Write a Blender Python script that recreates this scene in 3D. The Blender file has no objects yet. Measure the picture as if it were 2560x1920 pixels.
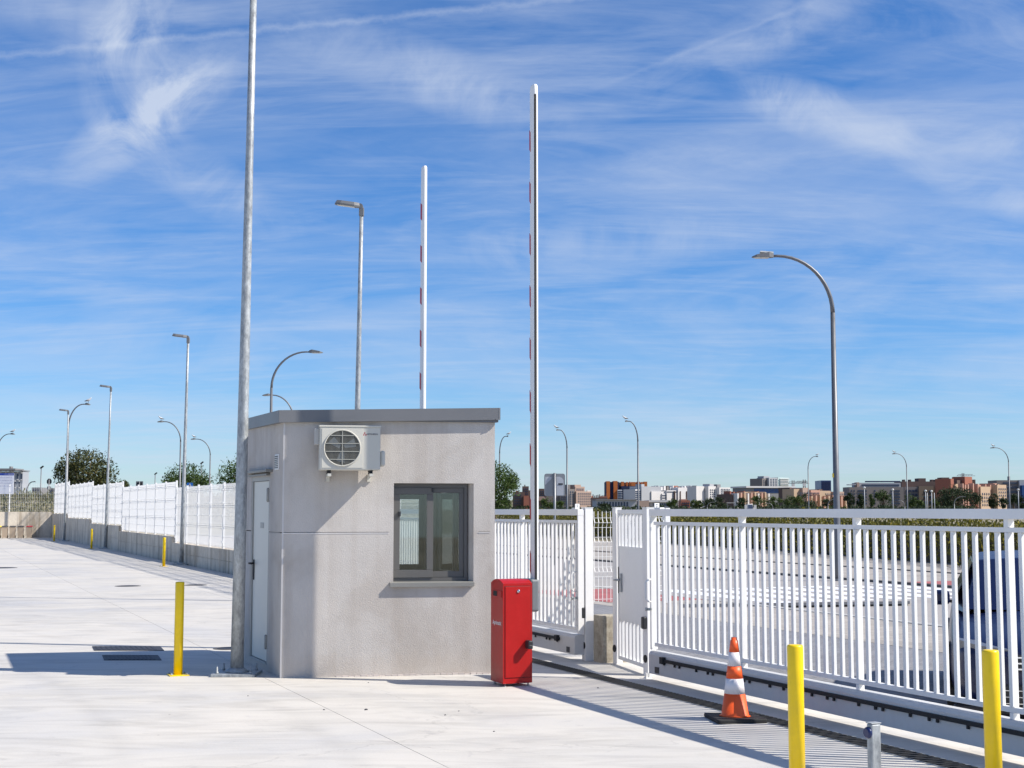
import bpy, bmesh, math, random
from mathutils import Vector, Matrix, noise
R = math.radians
rnd = random.Random(7)
scene = bpy.context.scene
col = scene.collection

# ---------------------------------------------------------------- camera, world, sun, exposure
EYE = 1.7
F = 3500.0                      # focal length in pixels of the 2560 px wide frame
PITCH = math.atan(314.0 / F)
cam_d = bpy.data.cameras.new('camera')
cam_d.sensor_width = 36.0
cam_d.lens = F / 2560 * 36
cam_d.clip_start = 0.1
cam_d.clip_end = 6000
cam = bpy.data.objects.new('camera', cam_d)
cam.location = (0, 0, EYE)
cam.rotation_euler = (math.pi / 2 + PITCH, 0, 0)
col.objects.link(cam)
scene.camera = cam

SUN_AZ, SUN_EL = R(102.0), R(43.0)
TO_SUN = Vector((math.sin(SUN_AZ) * math.cos(SUN_EL), math.cos(SUN_AZ) * math.cos(SUN_EL), math.sin(SUN_EL)))
sd = bpy.data.lights.new('sun', 'SUN')
sd.energy = 5.0
sd.angle = R(0.53)
sd.color = (1.0, 0.935, 0.845)
so = bpy.data.objects.new('sun', sd)
so.rotation_euler = TO_SUN.to_track_quat('Z', 'Y').to_euler()
col.objects.link(so)

world = bpy.data.worlds.new('World')
scene.world = world
world.use_nodes = True
wn, wl = world.node_tree.nodes, world.node_tree.links
wn.clear()


def N(nodes, t, **kw):
    n = nodes.new(t)
    for k, v in kw.items():
        setattr(n, k, v)
    return n


def sset(n, **kw):
    for k, v in kw.items():
        n.inputs[k.replace('_', ' ')].default_value = v
    return n


def math_node(nodes, links, op, a, b=None, c=None, clamp=False):
    n = nodes.new('ShaderNodeMath')
    n.operation = op
    n.use_clamp = clamp
    for i, x in enumerate((a, b, c)):
        if x is None:
            continue
        if isinstance(x, (int, float)):
            n.inputs[i].default_value = x
        else:
            links.new(x, n.inputs[i])
    return n.outputs[0]


def ramp(nodes, links, fac, stops):
    n = nodes.new('ShaderNodeValToRGB')
    e = n.color_ramp.elements
    e[0].position, e[0].color = stops[0][0], stops[0][1]
    e[1].position, e[1].color = stops[-1][0], stops[-1][1]
    for p, c in stops[1:-1]:
        q = e.new(p)
        q.color = c
    links.new(fac, n.inputs[0])
    return n.outputs[0]


def g(v):
    return (v, v, v, 1)


def build_world():
    out = N(wn, 'ShaderNodeOutputWorld')
    bg = N(wn, 'ShaderNodeBackground')
    bg.inputs['Strength'].default_value = 0.075
    sky = N(wn, 'ShaderNodeTexSky', sky_type='NISHITA')
    sky.sun_disc = False
    sky.sun_elevation = SUN_EL
    sky.sun_rotation = SUN_AZ
    sky.altitude = 650
    sky.air_density = 1.0
    sky.dust_density = 0.35
    sky.ozone_density = 2.2
    tc = N(wn, 'ShaderNodeTexCoord')
    sep = N(wn, 'ShaderNodeSeparateXYZ')
    wl.new(tc.outputs['Generated'], sep.inputs[0])
    x, y, z = sep.outputs
    zc = math_node(wn, wl, 'ADD', math_node(wn, wl, 'MAXIMUM', z, 0.0), 0.13)
    px = math_node(wn, wl, 'DIVIDE', x, zc)
    py = math_node(wn, wl, 'DIVIDE', y, zc)
    com = N(wn, 'ShaderNodeCombineXYZ')
    wl.new(px, com.inputs[0])
    wl.new(py, com.inputs[1])

    def layer(scale, rot, stretch, detail, rough, dist, lo, hi, loc=(0, 0, 0)):
        mp = N(wn, 'ShaderNodeMapping')
        mp.inputs['Location'].default_value = loc
        mp.inputs['Rotation'].default_value = (0, 0, rot)
        mp.inputs['Scale'].default_value = stretch
        wl.new(com.outputs[0], mp.inputs[0])
        nz = N(wn, 'ShaderNodeTexNoise')
        sset(nz, Scale=scale, Detail=detail, Roughness=rough, Distortion=dist)
        wl.new(mp.outputs[0], nz.inputs['Vector'])
        return ramp(wn, wl, nz.outputs[0], [(lo, g(0)), (hi, g(1))])
    a = layer(1.05, R(12), (0.75, 1.0, 1), 10, 0.59, 1.1, 0.40, 0.71, (1.3, 0.4, 0))
    b = layer(3.0, R(-18), (0.5, 1.2, 1), 9, 0.63, 1.3, 0.43, 0.71, (4, 2, 0))
    c = layer(1.9, R(60), (0.5, 1.9, 1), 10, 0.63, 2.2, 0.46, 0.71, (9, 5, 0))
    s1 = math_node(wn, wl, 'MULTIPLY', a, 0.66)
    s2 = math_node(wn, wl, 'MULTIPLY', b, 0.20)
    s3 = math_node(wn, wl, 'MULTIPLY', c, 0.36)
    cl = math_node(wn, wl, 'ADD', math_node(wn, wl, 'ADD', s1, s2), s3, clamp=True)

    # contrails: thin bands round great circles through the sky, broken up by noise
    def trail(p, q, width, amp, seed):
        P, Q = Vector(p).normalized(), Vector(q).normalized()
        n = P.cross(Q).normalized()
        mid = (P + Q).normalized()
        half = math.cos(math.acos(max(-1, min(1, P.dot(Q)))) / 2)
        def dot(v):
            d = N(wn, 'ShaderNodeVectorMath', operation='DOT_PRODUCT')
            wl.new(tc.outputs['Generated'], d.inputs[0])
            d.inputs[1].default_value = v
            return d.outputs['Value']
        nz = N(wn, 'ShaderNodeTexNoise')
        sset(nz, Scale=60.0 + seed, Detail=5.0, Roughness=0.65)
        wl.new(tc.outputs['Generated'], nz.inputs['Vector'])
        off = math_node(wn, wl, 'MULTIPLY', math_node(wn, wl, 'SUBTRACT', nz.outputs[0], 0.5), width * 2.6)
        d = math_node(wn, wl, 'ABSOLUTE', math_node(wn, wl, 'ADD', dot(n), off))
        f = math_node(wn, wl, 'SUBTRACT', 1.0, math_node(wn, wl, 'DIVIDE', d, width), clamp=True)
        lim = math_node(wn, wl, 'MULTIPLY', math_node(wn, wl, 'SUBTRACT', dot(mid), half), 160.0, clamp=True)
        return math_node(wn, wl, 'MULTIPLY', math_node(wn, wl, 'MULTIPLY', f, lim), amp)

    def ray(px_, py_):
        u, v = (px_ - 1280) / F, (960 - py_) / F
        return (u, math.cos(PITCH) - v * math.sin(PITCH), math.sin(PITCH) + v * math.cos(PITCH))
    t1 = trail(ray(-700, 210), ray(1700, -30), 0.0034, 0.27, 0)
    t2 = trail(ray(1430, 245), ray(2150, -40), 0.0026, 0.18, 9)
    tr = math_node(wn, wl, 'ADD', t1, t2)

    # single feathery wisps: soft elongated patches of sky broken up by warped noise
    wz = N(wn, 'ShaderNodeTexNoise')
    sset(wz, Scale=13.0, Detail=11.0, Roughness=0.61, Distortion=1.5)
    wl.new(tc.outputs['Generated'], wz.inputs['Vector'])
    wmask = ramp(wn, wl, wz.outputs[0], [(0.34, g(0)), (0.66, g(1))])

    def wisp(px_, py_, ang, ln, wd, amp):
        c0 = Vector(ray(px_, py_)).normalized()
        right = Vector((c0.y, -c0.x, 0)).normalized()
        up = right.cross(c0)
        ax = right * math.cos(R(ang)) + up * math.sin(R(ang))
        ay = -right * math.sin(R(ang)) + up * math.cos(R(ang))
        sub = N(wn, 'ShaderNodeVectorMath', operation='SUBTRACT')
        wl.new(tc.outputs['Generated'], sub.inputs[0])
        sub.inputs[1].default_value = c0
        terms = []
        for axis, size in ((ax, ln / F), (ay, wd / F)):
            d = N(wn, 'ShaderNodeVectorMath', operation='DOT_PRODUCT')
            wl.new(sub.outputs[0], d.inputs[0])
            d.inputs[1].default_value = axis
            q = math_node(wn, wl, 'DIVIDE', d.outputs['Value'], size)
            terms.append(math_node(wn, wl, 'MULTIPLY', q, q))
        e = math_node(wn, wl, 'SUBTRACT', 1.0, math_node(wn, wl, 'ADD', terms[0], terms[1]), clamp=True)
        return math_node(wn, wl, 'MULTIPLY', math_node(wn, wl, 'MULTIPLY', e, wmask), amp)
    for wp in ((340, 40, 82, 330, 130, 0.75), (470, 215, 40, 190, 85, 0.8), (350, 310, 38, 250, 80, 0.75), (230, 90, -25, 330, 90, 0.35),
               (1050, 180, -18, 480, 90, 0.55), (2060, 285, -22, 260, 75, 0.8), (1900, 90, 24, 480, 70, 0.5), (2420, 350, -8, 320, 60, 0.6),
               (480, 430, -30, 330, 80, 0.4), (2430, 470, -26, 220, 50, 0.6), (1450, 620, 5, 500, 90, 0.4)):
        tr = math_node(wn, wl, 'ADD', tr, wisp(*wp))
    cl = math_node(wn, wl, 'MULTIPLY', cl, 0.66)
    allc = math_node(wn, wl, 'ADD', cl, math_node(wn, wl, 'MULTIPLY', tr, math_node(wn, wl, 'SUBTRACT', 1.0, cl)), clamp=True)
    hs = N(wn, 'ShaderNodeHueSaturation')
    sset(hs, Saturation=1.15, Value=1.12)
    grade = N(wn, 'ShaderNodeMixRGB', blend_type='MULTIPLY')      # white balance of the whole sky
    grade.inputs[0].default_value = 1.0
    grade.inputs[2].default_value = (0.79, 0.97, 1.27, 1)
    wl.new(sky.outputs[0], grade.inputs[1])
    wl.new(grade.outputs[0], hs.inputs['Color'])
    mix = N(wn, 'ShaderNodeMixRGB')
    mix.inputs[2].default_value = (6.3, 7.1, 8.6, 1)
    wl.new(math_node(wn, wl, 'MULTIPLY', allc, 0.85), mix.inputs[0])
    wl.new(hs.outputs[0], mix.inputs[1])
    wl.new(mix.outputs[0], bg.inputs['Color'])
    wl.new(bg.outputs[0], out.inputs[0])


build_world()
vs = scene.view_settings
vs.view_transform = 'Standard'
vs.look = 'None'
vs.exposure = 0.42
vs.gamma = 1.0
vs.use_curve_mapping = False
scene.cycles.max_bounces = 6
scene.cycles.transparent_max_bounces = 12

# ---------------------------------------------------------------- materials
MATS = {}


def mat(name, color, rough=0.6, metal=0.0, var=0.08, vscale=2.0, bump=0.0, bscale=60.0, spec=0.5, stretch=(1, 1, 1),
        var2=0.0, v2scale=14.0, tint=None, coat=0.0, coords='world'):
    m = bpy.data.materials.new(name)
    m.use_nodes = True
    n, l = m.node_tree.nodes, m.node_tree.links
    b = n['Principled BSDF']
    b.inputs['Roughness'].default_value = rough
    b.inputs['Metallic'].default_value = metal
    b.inputs['Specular IOR Level'].default_value = spec
    b.inputs['Coat Weight'].default_value = coat
    b.inputs['Coat Roughness'].default_value = 0.06
    if coords == 'world':
        geo = N(n, 'ShaderNodeNewGeometry')
        src = geo.outputs['Position']
    else:
        src = N(n, 'ShaderNodeTexCoord').outputs['Object']
    mp = N(n, 'ShaderNodeMapping')
    mp.inputs['Scale'].default_value = stretch
    l.new(src, mp.inputs[0])
    c = Vector(color[:3])
    t = Vector(tint) if tint else c * 0.55
    nz = N(n, 'ShaderNodeTexNoise')
    sset(nz, Scale=vscale, Detail=6.0, Roughness=0.6)
    l.new(mp.outputs[0], nz.inputs['Vector'])
    lo = c.lerp(t, min(1, var * 2.2))
    hi = c * (1 + var)
    cr = ramp(n, l, nz.outputs[0], [(0.28, (*lo, 1)), (0.5, (*c, 1)), (0.74, (min(1, hi[0]), min(1, hi[1]), min(1, hi[2]), 1))])
    if var2:
        n2 = N(n, 'ShaderNodeTexNoise')
        sset(n2, Scale=v2scale, Detail=4.0, Roughness=0.7)
        l.new(mp.outputs[0], n2.inputs['Vector'])
        r2 = ramp(n, l, n2.outputs[0], [(0.3, g(1 - var2)), (0.7, g(1 + var2))])
        mx = N(n, 'ShaderNodeMixRGB', blend_type='MULTIPLY')
        mx.inputs[0].default_value = 1
        l.new(cr, mx.inputs[1])
        l.new(r2, mx.inputs[2])
        cr = mx.outputs[0]
    l.new(cr, b.inputs['Base Color'])
    rr = ramp(n, l, nz.outputs[0], [(0.3, g(max(0, rough - 0.06))), (0.7, g(min(1, rough + 0.06)))])
    l.new(rr, b.inputs['Roughness'])
    if bump:
        bz = N(n, 'ShaderNodeTexNoise')
        sset(bz, Scale=bscale, Detail=5.0, Roughness=0.65)
        l.new(mp.outputs[0], bz.inputs['Vector'])
        bp = N(n, 'ShaderNodeBump')
        bp.inputs['Strength'].default_value = bump
        bp.inputs['Distance'].default_value = 0.01
        l.new(bz.outputs[0], bp.inputs['Height'])
        l.new(bp.outputs[0], b.inputs['Normal'])
    MATS[name] = m
    return m


white_paint = mat('white_paint', (0.79, 0.79, 0.775), 0.42, var=0.06, vscale=2.2, tint=(0.66, 0.62, 0.55), var2=0.02, v2scale=30)
fence_white = mat('fence_white', (0.74, 0.74, 0.73), 0.45, var=0.01)
beam_grey = mat('beam_aluminium', (0.56, 0.56, 0.55), 0.45, var=0.08, vscale=1.5, var2=0.03, v2scale=20)
galv = mat('galvanised', (0.36, 0.38, 0.385), 0.5, metal=0.35, var=0.30, vscale=16, stretch=(1, 1, 0.45), var2=0.22, v2scale=55, tint=(0.13, 0.14, 0.155))
lamp_steel = mat('lamp_steel', (0.15, 0.155, 0.165), 0.45, metal=0.3, var=0.15, vscale=9, stretch=(1, 1, 0.4))
dark_plastic = mat('dark_plastic', (0.022, 0.023, 0.026), 0.5, var=0.05)
rubber = mat('rubber', (0.018, 0.018, 0.019), 0.75, var=0.1)
lamp_head_grey = mat('lamp_head_grey', (0.16, 0.165, 0.17), 0.5, var=0.06)
lens_pale = mat('lens_pale', (0.6, 0.6, 0.57), 0.25, var=0.02)
yellow = mat('yellow_paint', (0.87, 0.60, 0.0), 0.36, var=0.08, vscale=9, tint=(0.55, 0.38, 0.06), var2=0.03)
red_paint = mat('red_paint', (0.40, 0.010, 0.009), 0.36, var=0.10, vscale=7, var2=0.03, v2scale=40, tint=(0.28, 0.02, 0.015), coat=0.0, spec=0.35)
red_sticker = mat('red_sticker', (0.42, 0.02, 0.03), 0.5, var=0.05)
hub_grey = mat('hub_grey', (0.16, 0.18, 0.19), 0.5, var=0.04)
fascia_m = mat('fascia_metal', (0.155, 0.16, 0.17), 0.45, var=0.05, vscale=1.5)
frame_m = mat('window_frame', (0.115, 0.112, 0.105), 0.45, var=0.03)
sill_m = mat('sill_metal', (0.22, 0.22, 0.205), 0.5, var=0.05)
door_m = mat('door_paint', (0.66, 0.65, 0.585), 0.5, var=0.02)
door_frame_m = mat('door_frame_paint', (0.36, 0.36, 0.34), 0.5, var=0.03)
ac_white = mat('ac_white', (0.56, 0.545, 0.48), 0.45, var=0.03, tint=(0.5, 0.48, 0.42))
ac_dark = mat('ac_dark', (0.03, 0.03, 0.026), 0.6, var=0.1)
ac_wire = mat('ac_wire', (0.34, 0.34, 0.30), 0.5, var=0.02)
interior_m = mat('interior_paint', (0.5, 0.5, 0.48), 0.8, var=0.03)
concrete_block = mat('block_concrete', (0.36, 0.325, 0.26), 0.9, var=0.28, vscale=9, bump=0.5, bscale=70, var2=0.18, v2scale=40, tint=(0.16, 0.13, 0.09))
dark_cover = mat('cast_iron_cover', (0.035, 0.036, 0.042), 0.6, var=0.1, bump=0.2, bscale=30)
cone_orange = mat('cone_orange', (0.95, 0.12, 0.02), 0.45, var=0.05, vscale=8, tint=(0.5, 0.07, 0.03))
cone_white = mat('cone_white', (0.78, 0.74, 0.74), 0.4, var=0.06, vscale=10, tint=(0.5, 0.46, 0.48))
chrome = mat('chrome', (0.75, 0.76, 0.78), 0.15, metal=1.0, var=0.02)
car_blue = mat('car_blue', (0.005, 0.010, 0.045), 0.3, var=0.02, coat=0.2, spec=0.3)
car_black = mat('car_black', (0.012, 0.012, 0.014), 0.5, var=0.05)
car_glass = mat('car_glass', (0.008, 0.011, 0.018), 0.12, var=0.02, spec=0.25)
lens_glass = mat('headlight_lens', (0.10, 0.11, 0.13), 0.1, var=0.05, spec=0.8)
steel_white = mat('alloy', (0.55, 0.56, 0.58), 0.3, metal=0.7, var=0.03)
sign_back = mat('sign_back', (0.26, 0.27, 0.28), 0.45, metal=0.4, var=0.06)
sign_pale = mat('sign_pale', (0.42, 0.44, 0.47), 0.5, var=0.04)
sign_blue = mat('sign_blue', (0.02, 0.16, 0.55), 0.5, var=0.02)
board_blue = mat('board_blue', (0.012, 0.05, 0.33), 0.5, var=0.02)
board_white = mat('board_white', (0.80, 0.80, 0.84), 0.5, var=0.02)
text_grey = mat('text_grey', (0.50, 0.50, 0.60), 0.6, var=0.02)
text_white = mat('text_white', (0.75, 0.75, 0.75), 0.5, var=0.02)
text_dark = mat('text_dark', (0.06, 0.06, 0.09), 0.5, var=0.02)
bin_tan = mat('bin_tan', (0.44, 0.345, 0.25), 0.65, var=0.06)
bin_yellow = mat('bin_yellow', (0.75, 0.62, 0.03), 0.5, var=0.04)
bin_red = mat('bin_red', (0.45, 0.02, 0.03), 0.5, var=0.04)
bin_dark = mat('bin_dark', (0.05, 0.048, 0.045), 0.6, var=0.05)
bark = mat('bark', (0.10, 0.075, 0.05), 0.9, var=0.2, vscale=8, bump=0.5, bscale=20)
bird_white = mat('bird_white', (0.62, 0.62, 0.62), 0.7, var=0.05)
bird_dark = mat('bird_dark', (0.06, 0.06, 0.07), 0.7, var=0.05)
drain_m = mat('drain_grate', (0.010, 0.0105, 0.011), 0.55, var=0.1)


def stucco():
    m = mat('stucco', (0.53, 0.50, 0.465), 0.92, var=0.09, vscale=1.6, bump=0.42, bscale=105, var2=0.03, v2scale=9,
            tint=(0.36, 0.33, 0.30), stretch=(1, 1, 0.7), spec=0.2)
    n, l = m.node_tree.nodes, m.node_tree.links
    # vertical weather streaks, strongest a little way below the coping
    geo = N(n, 'ShaderNodeNewGeometry')
    mp = N(n, 'ShaderNodeMapping')
    mp.inputs['Scale'].default_value = (7, 7, 0.35)
    l.new(geo.outputs['Position'], mp.inputs[0])
    nz = N(n, 'ShaderNodeTexNoise')
    sset(nz, Scale=1.0, Detail=4.0, Roughness=0.55)
    l.new(mp.outputs[0], nz.inputs['Vector'])
    r = ramp(n, l, nz.outputs[0], [(0.32, (0.80, 0.755, 0.71, 1)), (0.55, (1, 1, 1, 1))])
    b = n['Principled BSDF']
    cur = b.inputs['Base Color'].links[0].from_socket
    mx = N(n, 'ShaderNodeMixRGB', blend_type='MULTIPLY')
    mx.inputs[0].default_value = 0.40
    l.new(cur, mx.inputs[1])
    l.new(r, mx.inputs[2])
    # broad damp patches and splash dirt along the foot of the walls
    pz = N(n, 'ShaderNodeTexNoise')
    sset(pz, Scale=1.15, Detail=7.0, Roughness=0.62, Distortion=0.6)
    l.new(geo.outputs['Position'], pz.inputs['Vector'])
    pr = ramp(n, l, pz.outputs[0], [(0.36, (0.86, 0.835, 0.81, 1)), (0.50, (1, 1, 1, 1)), (0.68, (1.06, 1.05, 1.04, 1))])
    m2 = N(n, 'ShaderNodeMixRGB', blend_type='MULTIPLY')
    m2.inputs[0].default_value = 0.8
    l.new(mx.outputs[0], m2.inputs[1])
    l.new(pr, m2.inputs[2])
    sz = N(n, 'ShaderNodeSeparateXYZ')
    l.new(geo.outputs['Position'], sz.inputs[0])
    dz = N(n, 'ShaderNodeTexNoise')
    sset(dz, Scale=9.0, Detail=6.0, Roughness=0.7)
    l.new(geo.outputs['Position'], dz.inputs['Vector'])
    hgt = math_node(n, l, 'ADD', sz.outputs[2], math_node(n, l, 'MULTIPLY', dz.outputs[0], -0.30))
    foot = ramp(n, l, hgt, [(0.0, g(1)), (0.10, g(0))])
    m3 = N(n, 'ShaderNodeMixRGB')
    l.new(math_node(n, l, 'MULTIPLY', foot, 0.16), m3.inputs[0])
    l.new(m2.outputs[0], m3.inputs[1])
    m3.inputs[2].default_value = (0.50, 0.42, 0.34, 1)
    l.new(m3.outputs[0], b.inputs['Base Color'])
    return m


stucco_m = stucco()


def yard_material():
    m = bpy.data.materials.new('yard_concrete')
    m.use_nodes = True
    n, l = m.node_tree.nodes, m.node_tree.links
    b = n['Principled BSDF']
    b.inputs['Specular IOR Level'].default_value = 0.35
    geo = N(n, 'ShaderNodeNewGeometry')

    def nz(scale, stretch, det, rough, dist=0.0, rot=0.0):
        mp = N(n, 'ShaderNodeMapping')
        mp.inputs['Scale'].default_value = stretch
        mp.inputs['Rotation'].default_value = (0, 0, rot)
        l.new(geo.outputs['Position'], mp.inputs[0])
        t = N(n, 'ShaderNodeTexNoise')
        sset(t, Scale=scale, Detail=det, Roughness=rough, Distortion=dist)
        l.new(mp.outputs[0], t.inputs['Vector'])
        return t.outputs[0]
    big = ramp(n, l, nz(0.35, (1, 1, 1), 4, 0.6, 0.8), [(0.32, (0.50, 0.49, 0.47, 1)), (0.50, (0.56, 0.535, 0.485, 1)), (0.70, (0.61, 0.575, 0.51, 1))])
    trow = ramp(n, l, nz(1.6, (0.42, 1.5, 1), 6, 0.62, 1.6, R(-14)), [(0.33, g(0.84)), (0.56, g(1.02))])
    spots = ramp(n, l, nz(2.7, (1, 1, 1), 5, 0.7, 0.4), [(0.26, (0.80, 0.80, 0.83, 1)), (0.40, (1, 1, 1, 1))])
    fine = ramp(n, l, nz(55, (1, 1, 1), 3, 0.7), [(0.3, g(0.96)), (0.7, g(1.03))])
    vor = N(n, 'ShaderNodeTexVoronoi')
    sset(vor, Scale=1.9)
    l.new(geo.outputs['Position'], vor.inputs['Vector'])
    speck = ramp(n, l, vor.outputs['Distance'], [(0.012, g(0.45)), (0.022, g(1.0))])
    oi = N(n, 'ShaderNodeObjectInfo')
    per = ramp(n, l, oi.outputs['Random'], [(0.0, g(0.965)), (1.0, g(1.02))])
    cur = big
    # hairline cracks
    wv = N(n, 'ShaderNodeTexNoise')
    sset(wv, Scale=0.7, Detail=6.0, Roughness=0.6)
    l.new(geo.outputs['Position'], wv.inputs['Vector'])
    vm = N(n, 'ShaderNodeVectorMath', operation='SCALE')
    l.new(wv.outputs['Color'], vm.inputs[0])
    vm.inputs['Scale'].default_value = 2.2
    va = N(n, 'ShaderNodeVectorMath', operation='ADD')
    l.new(geo.outputs['Position'], va.inputs[0])
    l.new(vm.outputs[0], va.inputs[1])
    ck = N(n, 'ShaderNodeTexVoronoi', feature='DISTANCE_TO_EDGE')
    sset(ck, Scale=0.16)
    l.new(va.outputs[0], ck.inputs['Vector'])
    crack = ramp(n, l, ck.outputs['Distance'], [(0.0, g(0.86)), (0.0013, g(1.0))])

    # curved tyre tracks where vehicles turn in from the gate
    def tyre(cx_, cy_, r0, w, amp):
        sb = N(n, 'ShaderNodeVectorMath', operation='DISTANCE')
        l.new(geo.outputs['Position'], sb.inputs[0])
        sb.inputs[1].default_value = (cx_, cy_, 0)
        d = math_node(n, l, 'ABSOLUTE', math_node(n, l, 'SUBTRACT', sb.outputs['Value'], r0))
        f = math_node(n, l, 'SUBTRACT', 1.0, math_node(n, l, 'DIVIDE', d, w), clamp=True)
        f = math_node(n, l, 'MULTIPLY', f, nz(1.1, (1, 1, 1), 4, 0.7))
        return math_node(n, l, 'SUBTRACT', 1.0, math_node(n, l, 'MULTIPLY', f, amp * 0.55))
    tracks = [tyre(-26, 2, 24.6, 0.16, 0.22), tyre(-26, 2, 26.1, 0.16, 0.20), tyre(-40, 60, 33.0, 0.2, 0.26), tyre(-40, 60, 34.6, 0.2, 0.24), tyre(-18, 40, 16.0, 0.18, 0.22), tyre(-18, 40, 17.5, 0.18, 0.22), tyre(3, -14, 23.2, 0.15, 0.16)]
    for f in (trow, spots, fine, speck, per, crack, *tracks):
        mx = N(n, 'ShaderNodeMixRGB', blend_type='MULTIPLY')
        mx.inputs[0].default_value = 1
        l.new(cur, mx.inputs[1])
        l.new(f, mx.inputs[2])
        cur = mx.outputs[0]
    l.new(cur, b.inputs['Base Color'])
    l.new(ramp(n, l, nz(1.4, (1, 1, 1), 4, 0.6), [(0.3, g(0.55)), (0.7, g(0.8))]), b.inputs['Roughness'])
    bp = N(n, 'ShaderNodeBump')
    bp.inputs['Strength'].default_value = 0.18
    bp.inputs['Distance'].default_value = 0.01
    l.new(nz(38, (1, 1, 1), 6, 0.7), bp.inputs['Height'])
    l.new(bp.outputs[0], b.inputs['Normal'])
    return m


yard_m = yard_material()


def paver_material(name, c1, c2, mortar, bw, rh):
    m = bpy.data.materials.new(name)
    m.use_nodes = True
    n, l = m.node_tree.nodes, m.node_tree.links
    b = n['Principled BSDF']
    b.inputs['Roughness'].default_value = 0.85
    tc = N(n, 'ShaderNodeTexCoord')
    br = N(n, 'ShaderNodeTexBrick')
    br.inputs['Color1'].default_value = (*c1, 1)
    br.inputs['Color2'].default_value = (*c2, 1)
    br.inputs['Mortar'].default_value = (*mortar, 1)
    sset(br, Scale=1.0)
    br.inputs['Mortar Size'].default_value = 0.008
    br.inputs['Brick Width'].default_value = bw
    br.inputs['Row Height'].default_value = rh
    l.new(tc.outputs['Object'], br.inputs['Vector'])
    t = N(n, 'ShaderNodeTexNoise')
    sset(t, Scale=0.9, Detail=5.0, Roughness=0.65)
    l.new(tc.outputs['Object'], t.inputs['Vector'])
    r = ramp(n, l, t.outputs[0], [(0.3, g(0.78)), (0.65, g(1.06))])
    mx = N(n, 'ShaderNodeMixRGB', blend_type='MULTIPLY')
    mx.inputs[0].default_value = 1
    l.new(br.outputs['Color'], mx.inputs[1])
    l.new(r, mx.inputs[2])
    l.new(mx.outputs[0], b.inputs['Base Color'])
    return m


paver_grey = paver_material('paver_grey', (0.27, 0.27, 0.28), (0.22, 0.22, 0.23), (0.12, 0.12, 0.12), 0.2, 0.1)
paver_beige = paver_material('paver_beige', (0.42, 0.385, 0.34), (0.37, 0.34, 0.30), (0.24, 0.22, 0.2), 0.4, 0.4)
paver_red = paver_material('paver_red', (0.42, 0.12, 0.12), (0.36, 0.10, 0.10), (0.24, 0.12, 0.1), 0.2, 0.2)
asphalt = mat('road_asphalt', (0.34, 0.32, 0.30), 0.9, var=0.1, vscale=0.6, var2=0.08, v2scale=30, bump=0.2, bscale=60)
shade_strip_m = mat('shade_strip_dark', (0.07, 0.07, 0.072), 0.85, var=0.15, vscale=3)
road_white = mat('road_white', (0.82, 0.82, 0.82), 0.6, var=0.05, vscale=5, tint=(0.5, 0.5, 0.5))
kerb_m = mat('kerb_stone', (0.40, 0.39, 0.37), 0.85, var=0.1, vscale=4)
kerb_dark = mat('kerb_dark', (0.10, 0.095, 0.09), 0.85, var=0.1, vscale=4)
earth_m = mat('dry_earth', (0.23, 0.20, 0.13), 0.95, var=0.35, vscale=0.12, var2=0.3, v2scale=1.6, tint=(0.09, 0.10, 0.045))
bank_m = mat('bank_earth', (0.17, 0.155, 0.09), 0.95, var=0.45, vscale=0.5, var2=0.3, v2scale=3, tint=(0.07, 0.08, 0.035))


def wall_concrete():
    m = mat('wall_concrete', (0.62, 0.555, 0.455), 0.9, var=0.16, vscale=1.2, bump=0.35, bscale=45, var2=0.10, v2scale=8, tint=(0.20, 0.18, 0.15))
    n, l = m.node_tree.nodes, m.node_tree.links
    geo = N(n, 'ShaderNodeNewGeometry')
    mp = N(n, 'ShaderNodeMapping')
    mp.inputs['Scale'].default_value = (2.6, 2.6, 0.28)
    l.new(geo.outputs['Position'], mp.inputs[0])
    nz = N(n, 'ShaderNodeTexNoise')
    sset(nz, Scale=1.0, Detail=5.0, Roughness=0.6)
    l.new(mp.outputs[0], nz.inputs['Vector'])
    r = ramp(n, l, nz.outputs[0], [(0.36, (0.52, 0.47, 0.41, 1)), (0.52, (1, 1, 1, 1))])
    b = n['Principled BSDF']
    cur = b.inputs['Base Color'].links[0].from_socket
    mx = N(n, 'ShaderNodeMixRGB', blend_type='MULTIPLY')
    mx.inputs[0].default_value = 0.8
    l.new(cur, mx.inputs[1])
    l.new(r, mx.inputs[2])
    l.new(mx.outputs[0], b.inputs['Base Color'])
    return m


wallc_m = wall_concrete()


def glass_material():
    m = bpy.data.materials.new('window_glass')
    m.use_nodes = True
    n, l = m.node_tree.nodes, m.node_tree.links
    n.clear()
    out = N(n, 'ShaderNodeOutputMaterial')
    tr = N(n, 'ShaderNodeBsdfTransparent')
    tr.inputs[0].default_value = (0.86, 0.885, 0.875, 1)
    gl = N(n, 'ShaderNodeBsdfGlossy')
    gl.inputs['Roughness'].default_value = 0.02
    gl.inputs['Color'].default_value = (0.9, 0.95, 0.95, 1)
    fr = N(n, 'ShaderNodeFresnel')
    fr.inputs[0].default_value = 1.5
    f = math_node(n, l, 'ADD', math_node(n, l, 'MULTIPLY', fr.outputs[0], 1.2), 0.04, clamp=True)
    mx = N(n, 'ShaderNodeMixShader')
    l.new(f, mx.inputs[0])
    l.new(tr.outputs[0], mx.inputs[1])
    l.new(gl.outputs[0], mx.inputs[2])
    l.new(mx.outputs[0], out.inputs[0])
    return m


glass_m = glass_material()


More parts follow.
